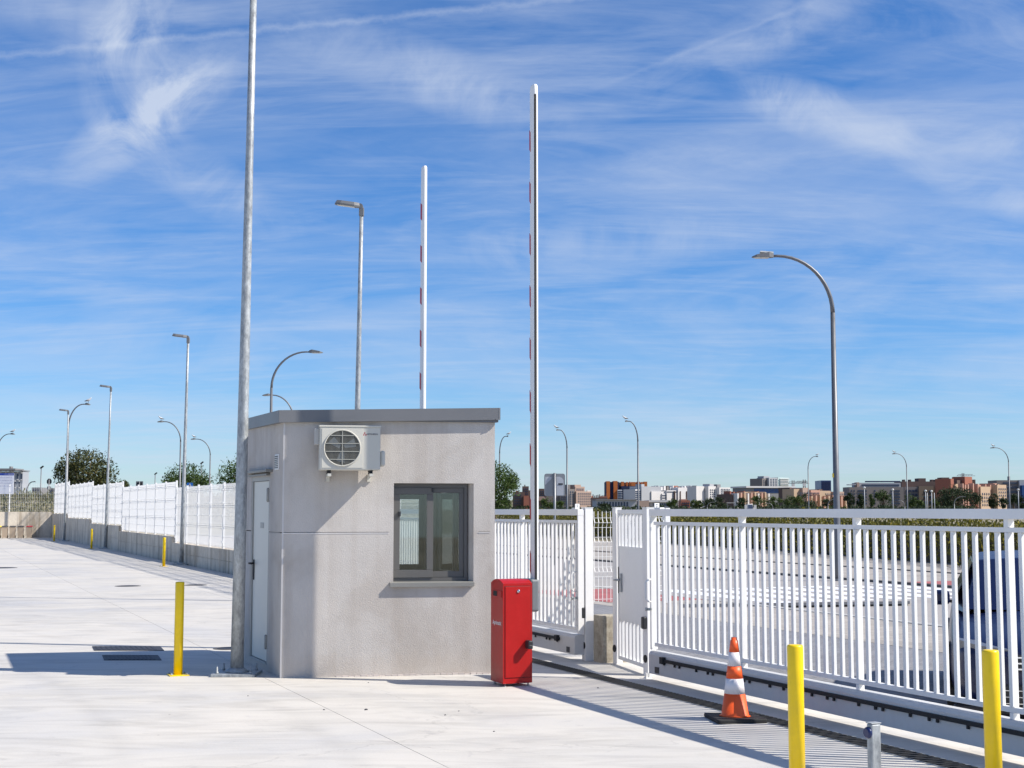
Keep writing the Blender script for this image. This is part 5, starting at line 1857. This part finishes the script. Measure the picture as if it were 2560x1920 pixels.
T_ = Town('apartment_tower', 'beige stepped block of flats with small square windows right of the road sign', 1100, 1420, 1480, ang=R(30))
T_.block('wall', b_taupe, 1421, 1437, 1223, 18, 0)
T_.block('wall', b_beige, 1437, 1476, 1229, 16, -2)
T_.block('wall', b_beige, 1440, 1464, 1217, 12, 1)
T_.block('roof_hut', b_beige, 1442, 1458, 1212, 8, 3)
T_.block('roof_hut', b_taupe, 1424, 1434, 1212, 8, 5)
T_.windows(b_glass, 1440, 1475, 1231, 1263, 7, 5, 0.42, 0.42, -2)
T_.windows(b_glass, 1442, 1462, 1219, 1228, 4, 1, 0.5, 0.5, 1)
T_.windows(b_glass, 1423, 1435, 1227, 1262, 2, 6, 0.5, 0.45)
T_.block('rooftop_sign', b_white, 1476, 1485, 1226, 1.0, 4, pyb=1231)
T_.block('sign_support', b_grey, 1478, 1479.5, 1231, 1.0, 4)
T_.block('wall', b_red, 1476, 1481, 1240, 12, -1)
T_ = Town('house_row', 'row of low brown houses with many chimneys before the orange building', 900, 1478, 1518, 'houses')
T_.block('wall', b_brown, 1480, 1519, 1244, 12)
T_.block('wall', b_red, 1500, 1519, 1241, 10, 2)
for i in range(9):
    T_.block('chimney', b_brown, 1483 + i * 4.1, 1485 + i * 4.1, 1236 + (i * 7 % 4), 2, 4)
T_.windows(b_glass, 1482, 1516, 1246, 1260, 8, 2)
T_ = Town('office_block', 'big building with orange upright fins and dark blue wings', 950, 1514, 1620)
T_.block('wall', b_navy, 1516, 1548, 1205, 20)
T_.block('wall', b_orange, 1516.5, 1525, 1203.5, 14, -1.5)
T_.block('wall', b_orange, 1534, 1544, 1203, 14, -1.5)
T_.block('roof_block', b_brown, 1544, 1620, 1206, 18, 6)
for i, (a, b) in enumerate(((1554, 1561), (1567, 1571), (1575, 1577), (1579, 1590), (1593, 1601), (1604, 1608), (1610, 1619))):
    T_.block('orange_fin', b_orange, a, b, 1204.5 + (i % 2) * 0.8, 4, 1.5)
T_.block('wall', b_navy, 1553, 1598, 1216, 12, -5)
T_.block('wall', b_navy, 1549, 1556, 1222, 10, -4)
T_.block('wall', b_white, 1543, 1554, 1225, 8, -6)
T_.bands(b_glass, 1543, 1554, 1228, 1250, 4, 0.5, -6, 'window_band', 0.2)
T_.windows(b_glass, 1555, 1597, 1219, 1246, 14, 5, 0.6, 0.4, -5)
T_ = Town('industrial_hall', 'long flat grey hall with a row of dark windows below the orange building', 560, 1488, 1700, 'hall')
T_.block('wall', b_ltgrey, 1492, 1592, 1250, 30)
T_.block('roof', b_grey, 1490, 1594, 1248.5, 31, -0.8, pyb=1250.5)
T_.windows(b_glass, 1494, 1572, 1254, 1266, 11, 1, 0.55, 0.8, name='window')
T_.block('wall', b_beige, 1598, 1624, 1252, 30, 2)
T_.block('wall', b_ltgrey, 1626, 1694, 1252, 26, 4)
T_.block('roof', b_white, 1624, 1696, 1250.5, 28, 3, pyb=1255.5)
T_.windows(b_glass, 1634, 1690, 1257, 1264, 10, 1, 0.55, 0.7, 4)
T_ = Town('terraced_block', 'long white terraced apartment building with dark balcony bands', 900, 1598, 1790, ang=R(34))
for i, (a, b, top) in enumerate(((1598, 1662, 1224), (1612, 1664, 1217), (1636, 1700, 1229), (1662, 1786, 1234), (1672, 1786, 1226), (1700, 1748, 1219))):
    T_.block('wall', b_white if i != 1 else b_ltgrey, a, b, top, 12, 6 - i * 0.9)
T_.bands(b_glass, 1662, 1785, 1238, 1262, 4, 0.34, 3.3, 'balcony_band', 0.3)
T_.bands(b_glass, 1598, 1660, 1228, 1252, 5, 0.42, 5.9, 'balcony_band', 0.3)
T_.bands(b_glass, 1673, 1785, 1229, 1233, 1, 0.5, 2.4, 'balcony_band', 0.3)
for a in (1690, 1705, 1722, 1744, 1764, 1776):
    T_.block('stair_core', b_brown, a, a + 1.4, 1228, 4, 1.0)
T_.block('wall', b_red, 1706, 1721, 1214, 8, 9)
T_.block('wall', b_ltgrey, 1622, 1630, 1211, 6, 9)
T_.block('wall', b_ltgrey, 1750, 1786, 1221, 12, 9)
rr = random.Random(11)
for i in range(18):
    a = 1640 + i * 8
    T_.block('roof_hut', rr.choice([b_white, b_ltgrey, b_red, b_taupe]), a, a + 2 + rr.random() * 4, 1213 + rr.random() * 5, 4, 8)
T_ = Town('white_flats', 'bright white cube-shaped flats with square windows and a sloping side wing', 880, 1768, 1832, 'flats', ang=R(38))
T_.block('wall', b_white, 1799, 1830, 1219, 14)
T_.block('wall', b_white, 1778, 1799, 1216, 14, 3)
T_.block('roof_hut', b_ltgrey, 1788, 1800, 1210, 6, 5)
T_.block('roof_hut', b_grey, 1806, 1816, 1211, 5, 4)
T_.block('roof_hut', b_white, 1754, 1776, 1216, 8, 6)
T_.windows(b_glass, 1802, 1829, 1221, 1241, 6, 4, 0.5, 0.5)
T_.windows(b_glass, 1781, 1797, 1222, 1244, 3, 4, 0.45, 0.35, 3)
T_ = Town('house_row', 'reddish brick terraces with pale gables below the big grey hall', 700, 1830, 1930, 'houses', ang=R(30))
T_.block('wall', b_brown, 1826, 1872, 1236, 12)
T_.block('wall', b_sand, 1868, 1926, 1230, 12, 2)
for i in range(10):
    a = 1830 + i * 9.5
    T_.block('gable', [b_white, b_pink, b_sand][i % 3], a, a + 3.5, 1234 - (i % 3) * 1.5, 5, -3)
    T_.block('gable', b_red, a + 4.5, a + 8, 1228 + (i % 4) * 1.6, 5, 4)
T_.windows(b_glass, 1832, 1924, 1240, 1254, 20, 2, 0.4, 0.5)
T_ = Town('exhibition_hall', 'wide modern hall with a pale flat roof and tall blue-grey windows', 1100, 1860, 1992, 'hall', ang=R(15))
T_.block('wall', b_grey, 1864, 1988, 1220, 26)
T_.block('roof', b_white, 1861, 1990, 1216, 30, -2, pyb=1220)
T_.windows(b_blueg, 1884, 1968, 1221, 1232, 22, 1, 0.8, 0.9)
T_.block('wall', b_ltgrey, 1971, 1990, 1219, 20, -3)
T_ = Town('apartment_tower', 'pale twin tower block with balconies, the tallest in the skyline centre', 1500, 1902, 1974, ang=R(30))
T_.block('wall', b_taupe, 1903, 1917, 1197, 20)
T_.block('wall', b_ltgrey, 1917, 1941, 1195, 20, -3)
T_.block('roof_hut', b_ltgrey, 1911, 1927, 1191, 10, 2)
T_.block('wall', b_mint, 1942, 1972, 1194, 20, -3)
T_.windows(b_glass, 1919, 1940, 1197, 1216, 3, 5, 0.5, 0.35, -3)
T_.bands(b_white, 1946, 1972, 1197, 1216, 5, 0.35, -3, 'balcony_band', 1.5)
T_.windows(b_glass, 1905, 1916, 1200, 1216, 2, 4, 0.5, 0.35)
T_ = Town('glass_tower', 'plain dark blue glass office tower left of the big lamp pole', 1500, 2053, 2081, 'tower')
T_.block('wall', b_blueg, 2054, 2079, 1201.5, 30)
T_.windows(b_navy, 2055, 2078, 1203, 1226, 6, 6, 0.85, 0.8, 0.0)
T_ = Town('house_row', 'brown and orange low blocks between the big hall and big lamp pole', 780, 1990, 2130, 'houses', ang=R(28))
for a, b, top, m, dy in ((1990, 2022, 1223, b_sand, 4), (2008, 2026, 1220, b_beige, 2), (2024, 2050, 1226, b_pink, 0), (2040, 2062, 1224, b_taupe, 6), (2060, 2090, 1227, b_sand, 3), (2095, 2125, 1229, b_beige, 2), (2070, 2080, 1223, b_brown, 7), (1995, 2000, 1219, b_brown, 9)):
    T_.block('wall', m, a, b, top, 10, dy)
T_.windows(b_glass, 1992, 2048, 1230, 1246, 14, 3, 0.4, 0.45)
T_.windows(b_glass, 2064, 2124, 1232, 1250, 14, 3, 0.4, 0.45)
for i in range(10):
    T_.block('gable', [b_pink, b_sand][i % 2], 2000 + i * 12, 2004 + i * 12, 1236 + (i * 5 % 7), 5, -4)

# the long beige block on the right
T_ = Town('apartment_block', 'long grey-beige flats with dark solar panels on the roof, right of the big lamp', 800, 2122, 2262)
T_.block('wall', b_taupe, 2125, 2260, 1218, 16)
T_.block('attic', b_ltgrey, 2148, 2258, 1207, 12, 4)
T_.block('attic', b_beige, 2146, 2152, 1206, 6, 2)
T_.bands(b_glass, 2160, 2254, 1211, 1216, 1, 0.9, 4, 'window_band', 0.3)
T_.windows(b_glass, 2127, 2140, 1223, 1262, 2, 5, 0.4, 0.4)
for a, b in ((2145, 2168), (2186, 2190), (2227, 2233), (2236, 2251)):
    T_.windows(b_glass, a, b, 1223, 1262, max(1, int((b - a) / 4)), 5, 0.75, 0.42)
for a, b in ((2176, 2211), (2215, 2233), (2236, 2261)):
    T_.block('solar_panel', b_navy, a, b, 1202, 4, 7, pyb=1205)
T_.block('roof_canopy', b_ltgrey, 2126, 2144, 1211, 6, 2, pyb=1213)
T_ = Town('apartment_block', 'dark red-brown brick apartment block with roof towers behind the large dark tree', 820, 2254, 2400)
T_.block('wall', b_brown, 2256, 2380, 1204, 16)
T_.block('wall', b_taupe, 2256, 2290, 1218, 6, -6)
T_.block('wall', bm_('render_ochre', (0.185, 0.14, 0.10)), 2290, 2326, 1216, 6, -7)
T_.block('wall', MATS['render_ochre'], 2337, 2374, 1215, 6, -7)
T_.block('roof_tower', b_brown, 2301, 2319, 1196, 8, 2)
T_.block('roof_tower', b_brown, 2358, 2378, 1194, 8, 2)
T_.block('roof_tower', b_brown, 2395, 2412, 1193, 8, 2)
T_.block('wall', b_brown, 2376, 2440, 1201, 14, 3)
for a in (2266, 2281, 2336, 2345, 2416, 2432, 2442):
    T_.block('chimney', b_brown, a, a + 4, 1199, 4, 4)
T_.windows(b_glass, 2258, 2288, 1222, 1262, 4, 4, 0.7, 0.4, -6)
T_.windows(b_glass, 2300, 2325, 1223, 1262, 2, 3, 0.6, 0.4, -7)
T_.windows(b_glass, 2340, 2372, 1223, 1262, 4, 3, 0.6, 0.4, -7)
T_ = Town('apartment_block', 'sunlit pink and sand flats with stepped terraces near the right edge', 780, 2370, 2520, ang=R(38))
T_.block('wall', b_brown, 2440, 2492, 1200, 14, 12)
T_.block('roof_tower', b_red, 2456, 2481, 1191, 8, 10)
T_.block('wall', b_red, 2373, 2383, 1198, 10, 3)
for a, b, top, m, dy in ((2382, 2408, 1211, b_sand, 2), (2408, 2430, 1216, b_pink, 0), (2430, 2450, 1214, b_brown, 3), (2440, 2472, 1217, b_sand, -3), (2452, 2470, 1212, b_pink, 2), (2472, 2488, 1216, b_red, 0), (2486, 2517, 1212, b_sand, -5), (2500, 2512, 1208, b_pink, 0)):
    T_.block('wall', m, a, b, top, 9, dy)
T_.windows(b_glass, 2442, 2471, 1230, 1266, 4, 4, 0.4, 0.42, -3)
T_.windows(b_glass, 2488, 2516, 1218, 1266, 4, 6, 0.42, 0.42, -5)
T_.windows(b_glass, 2409, 2429, 1219, 1262, 3, 5, 0.42, 0.42, 0)
T_.bands(b_brown, 2473, 2487, 1222, 1262, 5, 0.5, 0, 'balcony_band', 1.0)
for a in (2386, 2394, 2403, 2420, 2436, 2462, 2478, 2495, 2506):
    T_.block('parapet', b_pink, a, a + 3, 1209 + (a % 5), 3, -2)
T_ = Town('apartment_block', 'grey-brown shaded block of flats at the right edge', 860, 2492, 2600)
T_.block('wall', b_taupe, 2494, 2556, 1201, 16)
T_.block('wall', b_ltgrey, 2548, 2562, 1201, 8, -2)
T_.block('wall', b_blueg, 2549, 2600, 1214, 10, -5)
T_.block('wall', b_taupe, 2560, 2600, 1200, 16, 3)
T_.bands(b_glass, 2510, 2545, 1206, 1262, 5, 0.38, 0, 'balcony_band', 0.3)
T_.block('chimney', b_grey, 2531, 2533.5, 1191, 3, 4)

# the modern grey house behind the notice board
T_ = Town('modern_house', 'pale grey modern house with tall dark windows behind the notice board', 200, -60, 55, 'house')
T_.block('wall', bm_('render_bluegrey', (0.33, 0.35, 0.38)), -60, 54, 1179, 2.5)
T_.block('roof', b_grey, -62, 40, 1172, 3.5, -0.8, pyb=1177)
T_.block('roof', b_grey, 38, 56, 1176, 3.2, -0.5, pyb=1178)
for px_, a, b in ((41.5, 1184, 1198), (51, 1184, 1198.5), (36, 1205, 1218), (46.5, 1205, 1218)):
    MB().box(T_.X(px_ - 2), T_.X(px_ + 1.6), -0.05, 0.0, T_.Z(b), T_.Z(a)).build('window', b_glass, T_.t)
    MB().box(T_.X(px_ - 2), T_.X(px_ + 1.6), -0.09, 0.0, T_.Z(a), T_.Z(a - 4.5)).build('lintel_panel', b_white, T_.t)
    MB().box(T_.X(px_ - 2), T_.X(px_ + 1.4), -0.09, 0.0, T_.Z(b + 2.5), T_.Z(b)).build('sill', b_white, T_.t)
for px_ in (-1, 12, 30):
    MB().box(T_.X(px_ - 1.3), T_.X(px_ + 1.3), -0.09, 0.0, T_.Z(1183.5), T_.Z(1178)).build('roof_panel', b_white, T_.t)
T_.block('chimney', b_grey, 1, 4.5, 1165, 1, 3)
for lb, a, b, top, m in (('low dark industrial shed on the horizon behind the stop sign', 78, 98, 1219, b_grey), ('low grey-brown sheds on the horizon left of the round tree', 122, 150, 1221, b_taupe)):
    T_ = Town('shed', lb, 420, a, b, 'shed')
    T_.block('wall', m, a, b, top, 12)
    T_.windows(b_glass, a + 2, b - 2, top + 3, top + 8, 4, 1)

# cranes
def crane(label, px, py, jib0, jib1, Y):
    t = thing('tower_crane', label, 'crane', (at(px, Y), Y, 0), 0, 'tower cranes on the skyline')
    k = Y / F
    H = zat(py, Y)
    m = b_grey
    mb = MB()
    w = 0.9
    for sx in (-w, w):
        for sy in (-w, w):
            mb.box(sx - 0.2, sx + 0.2, sy - 0.2, sy + 0.2, 0, H)
    z = 0
    while z < H - 3:
        mb.tube([(-w, -w, z), (w, -w, z + 3)], 0.15, 4)
        z += 3
    mb.build('mast', m, t)
    jb = MB()
    x0, x1_ = (jib0 - px) * k, (jib1 - px) * k
    jb.box(x0, x1_, -0.6, -0.2, H - 3, H - 2.6).box(x0, x1_, 0.2, 0.6, H - 3, H - 2.6).box(x0 * 0.8, x1_ * 0.8, -0.2, 0.2, H - 1.6, H - 1.2)
    x = min(x0, x1_)
    while x < max(x0, x1_) - 2:
        jb.tube([(x, 0, H - 2.8), (x + 1.5, 0, H - 1.4)], 0.12, 4)
        x += 3
    jb.build('jib', m, t)
    MB().box(-1.2, 1.2, -1.2, 1.2, H - 6, H - 3.2).build('cab', b_white, t)


crane('tower crane with a long jib just right of the twin tower block', 1984, 1201, 1972, 2024, 1300)
crane('thin tower crane left of the dark blue glass tower', 2012, 1199, 1990, 2022, 1250)
crane('faint small tower crane above the brown brick block', 2410, 1183, 2395, 2440, 1500)


# parked white vehicles just above the rail
def small_vehicle(label, px, Y, wpx, py_top, cat, canopy=False):
    t = thing('parked_van' if cat == 'van' else 'utility_cart', label, cat, (at(px, Y), Y, -0.1), 0)
    k = Y / F
    w = wpx * k
    h = zat(py_top, Y) + 0.1
    if canopy:
        MB().box(-w / 2, w / 2, 0, 1.6, h - 0.12, h).build('canopy', b_white, t)
        for x in (-w * 0.45, w * 0.42):
            MB().box(x - 0.05, x + 0.05, 0.05, 0.15, 0.5, h - 0.12).build('strut', b_grey, t)
        MB().cbox(-w * 0.42, w * 0.45, 0.1, 1.5, 0.35, h * 0.45, 0.08).build('body', b_white, t)
        MB().cbox(-w * 0.2, w * 0.15, 0.2, 1.4, h * 0.45, h * 0.62, 0.05).build('seat', b_grey, t)
    else:
        MB().cbox(-w / 2, w / 2, 0, 4.4, 0.3, h * 0.58, 0.12).build('body', b_white, t)
        MB().prism([(-w * 0.45, 0.7), (w * 0.45, 0.7), (w * 0.45, 4.0), (-w * 0.45, 4.0)], h * 0.581, h, top=[(-w * 0.36, 1.4), (w * 0.36, 1.4), (w * 0.36, 3.8), (-w * 0.36, 3.8)]).build('cab', b_white, t)
        MB().prism([(-w * 0.38, 0.66), (w * 0.38, 0.66), (w * 0.38, 0.72), (-w * 0.38, 0.72)], h * 0.62, h * 0.93, top=[(-w * 0.32, 1.22), (w * 0.32, 1.22), (w * 0.32, 1.3), (-w * 0.32, 1.3)]).build('windscreen', b_glass, t)
        for q in (-1, 1):
            MB().box(q * w * 0.5, q * (w * 0.5 + 0.7), 0.9, 1.0, h * 0.3, h * 0.92).build('open_door', b_white, t)
    for x in (-w * 0.4, w * 0.4):
        MB().tube([(x - 0.1, 0.5, 0.3), (x + 0.1, 0.5, 0.3)], 0.3, 12).build('wheel', rubber, t)


small_vehicle('white van with both doors open, just above the gate rail', 1878, 380, 17, 1259.5, 'van')
small_vehicle('white cart with a flat canopy roof, left of the open-doored van', 1828, 380, 19, 1256.5, 'cart', True)
sail = thing('shade_sail', 'small green triangular shade sail before the brown block', 'sail', (at(2310, 340), 340, 0), 0)
MB().prism([(-1.6, 0), (0.9, -0.5), (0.9, 0.5)], zat(1241, 340), zat(1240.4, 340), top=[(-1.6, 0), (0.9, -0.5), (0.9, 0.5)]).build('sail', mat('sail_green', (0.10, 0.22, 0.18), 0.8), sail)
for dx in (0.9, 2.6):
    MB().lathe([(0.10, 0), (0.08, zat(1232, 340))], 6, M=Matrix.Translation((dx, 0, 0))).build('post', sign_pale, sail)

# ================================================================ vegetation
def leaf_cloud(mb, rs, centre, rad, n, size, up=0.2, clump=None):
    """n small leaf faces spread through an ellipsoid, denser in clumps"""
    cx_, cy_, cz_ = centre
    clumps = []
    nc = clump or max(8, n // 130)
    for _ in range(nc):
        while True:
            p = Vector((rs.uniform(-1, 1), rs.uniform(-1, 1), rs.uniform(-1, 1)))
            if 0.30 < p.length < 1.0:
                break
        p = p.normalized() * (0.45 + 0.52 * rs.random())
        clumps.append((p, rs.uniform(0.14, 0.30)))
    for _ in range(n):
        p, cr = rs.choice(clumps)
        q = p + Vector((rs.gauss(0, cr), rs.gauss(0, cr), rs.gauss(0, cr * 0.9)))
        if q.length > 1.12:
            q *= rs.uniform(0.85, 1.1) / q.length
        c_ = Vector((cx_ + q.x * rad[0], cy_ + q.y * rad[1], cz_ + q.z * rad[2]))
        a = Vector((rs.gauss(0, 1), rs.gauss(0, 1), rs.gauss(0, 1) + up)).normalized()
        b = a.cross(Vector((rs.gauss(0, 1), rs.gauss(0, 1), rs.gauss(0, 1)))).normalized()
        s = size * rs.uniform(0.6, 1.35)
        mb.add([c_ - a * s, c_ + b * s * 0.42, c_ + a * s, c_ - b * s * 0.42], [(0, 1, 2, 3)])


def tree(label, px, Y, wpx, py_top, n, size, m, seed, group='leafy trees beyond the fences', py_bot=1262, twigs=60):
    rs = random.Random(seed)
    t = thing('tree', label, 'tree', (at(px, Y), Y, -0.12), 0, group)
    k = Y / F
    rx = wpx / 2 * k
    zt2 = zat(py_top, Y) + 0.12
    zb_ = max(0.8, zat(py_bot, Y) + 0.12)
    cz_ = (zt2 + zb_) / 2
    rz = (zt2 - zb_) / 2
    mb = MB()
    leaf_cloud(mb, rs, (0, 0, cz_), (rx, rx * 0.9, rz), n, size)
    # twigs sticking out beyond the mass
    for _ in range(twigs):
        d = Vector((rs.gauss(0, 1), rs.gauss(0, 1), rs.gauss(0.35, 0.8))).normalized()
        base_ = Vector((d.x * rx * 0.9, d.y * rx * 0.85, cz_ + d.z * rz * 0.92))
        ln = rs.uniform(0.05, 0.17) * rx
        for j in range(9):
            p = base_ + (d * 0.8 + Vector((0, 0, 0.3))) * ln * j / 5 + Vector((rs.gauss(0, 1), rs.gauss(0, 1), rs.gauss(0, 1))) * size * 0.5
            a = (d + Vector((rs.gauss(0, 0.5), rs.gauss(0, 0.5), rs.gauss(0, 0.5)))).normalized()
            b = a.cross(Vector((0, 0, 1))).normalized()
            s = size * rs.uniform(0.5, 1.0)
            mb.add([p - a * s, p + b * s * 0.4, p + a * s, p - b * s * 0.4], [(0, 1, 2, 3)])
    mb.build('crown', m, t)
    tk = MB()
    h = cz_
    r0 = 0.035 * (zt2) + 0.04
    tk.tube([(0, 0, 0), (0.05, 0.02, h * 0.4), (0.0, 0.03, h * 0.75)], [r0, r0 * 0.8, r0 * 0.6], 8)
    for j in range(7):
        a = rs.uniform(0, 6.28)
        e = Vector((math.cos(a) * rx * 0.7, math.sin(a) * rx * 0.7, cz_ + rz * rs.uniform(-0.2, 0.7)))
        s_ = Vector((0, 0.03, h * rs.uniform(0.35, 0.72)))
        mid_ = s_.lerp(e, 0.5) + Vector((0, 0, 0.15 * rz))
        tk.tube([s_, mid_, e], [r0 * 0.5, r0 * 0.3, r0 * 0.08], 6)
    tk.build('trunk', bark, t)


tree('big round dark-olive tree behind the far fence, between two thin lamp poles', 213, 110, 148, 1128, 6500, 0.115, leaf_olive, 1, py_bot=1245, twigs=120)
tree('rounded green tree behind the middle lamp pole, above the near fence', 468, 140, 118, 1162, 4200, 0.13, leaf_green, 2, py_bot=1250, twigs=90)
tree('dark leafy tree partly hidden by the thick grey lamp pole and hut', 612, 132, 140, 1140, 4200, 0.13, leaf_green, 3, py_bot=1250, twigs=90)
tree('feathery bright green tree at the right corner of the hut', 1232, 88, 128, 1158, 6000, 0.085, leaf_green, 4, py_bot=1275, twigs=150)
tree('small shrub-like tree between the round tree and the road sign back', 305, 150, 34, 1200, 700, 0.13, leaf_olive, 5, py_bot=1240, twigs=20)

# small far trees in front of the skyline
rs = random.Random(21)
far_list = [
    (2208, 40, 1224, 'round young green tree in front of the long beige building', leaf_mid),
    (2392, 92, 1216, 'large dark spreading tree in front of the brick block', leaf_dark),
    (2360, 46, 1232, 'dark tree overlapping the left side of the large spreading tree', leaf_dark),
    (2430, 52, 1226, 'dark tree overlapping the right side of the large spreading tree', leaf_dark),
    (2124, 26, 1234, 'narrow dark tree just right of the big lamp pole', leaf_dark),
    (2152, 18, 1237, 'slim dark tree left of the round young tree', leaf_dark),
    (2179, 16, 1236, 'slim grey-green tree left of the round young tree', leaf_mid),
    (2276, 34, 1236, 'mid-green tree before the left part of the brown block', leaf_mid),
    (2300, 26, 1250, 'low yellowish bush right of the beige building', leaf_mid),
    (2338, 22, 1246, 'yellow-green bush left of the large dark tree', leaf_mid),
    (2484, 26, 1234, 'dark tree in front of the pink flats', leaf_dark),
    (2508, 22, 1243, 'lower dark tree in front of the pink flats', leaf_dark),
    (2535, 26, 1236, 'dark tree before the shaded flats at the right edge', leaf_dark),
    (2556, 24, 1240, 'dark tree touching the right edge of the photo', leaf_dark),
    (2020, 50, 1234, 'dark bushy tree left of the lamp bending right', leaf_dark),
    (2074, 52, 1236, 'dark bushy tree just left of the big lamp pole', leaf_dark),
    (1996, 30, 1240, 'bright green tree below the crane', leaf_mid),
    (1975, 34, 1238, 'light green tree below the twin tower', leaf_mid),
    (1935, 40, 1240, 'green tree below the exhibition hall', leaf_mid),
    (1900, 46, 1240, 'broad green tree above the white van', leaf_mid),
    (1855, 30, 1246, 'grey-green tree between the cart and the van', leaf_dark),
    (1804, 44, 1242, 'dark tree below the white cube flats', leaf_dark),
    (1770, 34, 1246, 'dark tree below the terraced building', leaf_dark),
    (1742, 30, 1250, 'green bush left of the dark tree, below the terraces', leaf_mid),
    (1717, 26, 1252, 'olive bush beside the small red brick house', leaf_mid),
    (1682, 30, 1249, 'olive tree in front of the low hall', leaf_mid),
    (1508, 34, 1256, 'dark bush before the grey industrial hall', leaf_dark),
    (1372, 40, 1244, 'green tree behind the post of the square road sign', leaf_mid),
    (1400, 24, 1252, 'low yellow-green bush right of the road sign post', leaf_mid),
    (1270, 26, 1240, 'dark tree behind the feathery tree beside the hut', leaf_dark),
]
for i, (px, w, top, lb, m) in enumerate(far_list):
    Yt = 430 + (i * 37 % 90)
    tree(lb, px, Yt, w, top, 3000 if w > 60 else 800, 0.34, m, 100 + i, 'far trees before the skyline', py_bot=1271, twigs=14)

# small brick house above the rail
T_ = Town('brick_house', 'small red brick house among the bushes below the terraced building', 480, 1700, 1728, 'house')
T_.block('wall', b_red, 1703, 1725, 1251, 8)
T_.windows(b_glass, 1705, 1724, 1254, 1266, 4, 2, 0.4, 0.4)
T_.block('roof', b_pink, 1704, 1718, 1248, 6, 1)


def hedge(name, label, path, width, height, n, size, m, seed, kind='stuff', zb=0.0):
    rs_ = random.Random(seed)
    mb = MB()
    P = [Vector((*p, 0)) for p in path]
    tot = sum((P[i + 1] - P[i]).length for i in range(len(P) - 1))
    for i in range(len(P) - 1):
        a, b = P[i], P[i + 1]
        d = (b - a)
        ln = d.length
        d.normalize()
        nn = Vector((-d.y, d.x, 0))
        for _ in range(int(n * ln / tot)):
            s_ = rs_.random() * ln
            q = a + d * s_
            hmax = height * (0.80 + 0.28 * noise.noise(Vector((q.x * 0.5, q.y * 0.5, seed))) + 0.14 * noise.noise(Vector((q.x * 2.1, q.y * 2.1, seed + 3))))
            z = hmax * (rs_.random() ** 0.55)
            w = width * (rs_.random() - 0.5) * (1.1 - 0.35 * z / height)
            c_ = q + nn * w + Vector((0, 0, z - 0.1 + zb))
            ax = Vector((rs_.gauss(0, 0.6), rs_.gauss(0, 0.6), rs_.gauss(0.6, 0.7))).normalized()
            bx_ = ax.cross(Vector((rs_.gauss(0, 1), rs_.gauss(0, 1), rs_.gauss(0, 1)))).normalized()
            s = size * rs_.uniform(0.6, 1.4)
            mb.add([c_ - ax * s, c_ + bx_ * s * 0.38, c_ + ax * s, c_ - bx_ * s * 0.38], [(0, 1, 2, 3)])
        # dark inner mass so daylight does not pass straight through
    o = mb.build(name, m, kind=kind)
    o['label'] = label
    return o


hp = [(19.5, 12.0), (14.2, 40.0), (9.0, 68.5), (6.0, 92.0), (-2.0, 110.0)]
hedge('hedge', 'tall yellow-green broom hedge along the far side of the street', [(x + 0.9, y) for x, y in hp], 2.6, 1.95, 62000, 0.075, leaf_hedge, 5)
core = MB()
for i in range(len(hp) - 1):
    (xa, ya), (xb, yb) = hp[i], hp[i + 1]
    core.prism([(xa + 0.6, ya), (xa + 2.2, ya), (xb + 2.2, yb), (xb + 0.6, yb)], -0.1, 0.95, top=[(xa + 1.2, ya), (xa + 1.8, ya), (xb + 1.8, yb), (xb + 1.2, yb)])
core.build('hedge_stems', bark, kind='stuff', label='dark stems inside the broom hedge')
hedge('far_treeline', 'dark band of scrub along the horizon before the town', [(130, 395), (60, 400), (-20, 405), (-60, 400)], 14, 3.2, 14000, 0.42, leaf_dark, 9)
hedge('scrub', 'mixed dry scrub and weeds on the bank beyond the back fence', [(-78, 104), (-52, 106), (-30, 104), (-22, 110)], 13, 2.5, 42000, 0.12, leaf_weed, 14, zb=0.9)
hedge('horizon_scrub', 'grey-green scrub line on the horizon at the left', [(-230, 330), (-110, 330), (-60, 330)], 16, 6.2, 6000, 0.6, leaf_far, 17)

# loose stones on the yard
st_ = MB()
rs = random.Random(4)
for px, py, r_ in ((915, 1775, 0.013), (810, 1775, 0.008), (1113, 1788, 0.008), (1147, 1778, 0.006), (1235, 1829, 0.007), (921, 1707, 0.006), (1495, 1720, 0.007), (620, 1740, 0.006)):
    p = gpt(px, py)
    st_.lathe([(r_, 0.0), (r_ * 0.9, r_ * 0.5), (r_ * 0.3, r_ * 0.9)], 7, M=Matrix.Translation(p) @ Matrix.Rotation(px, 4, 'Z') @ Matrix.Diagonal((1.4, 0.9, 1, 1)))
st_.build('gravel', dark_cover, kind='stuff', label='a few small dark stones scattered on the pale concrete')
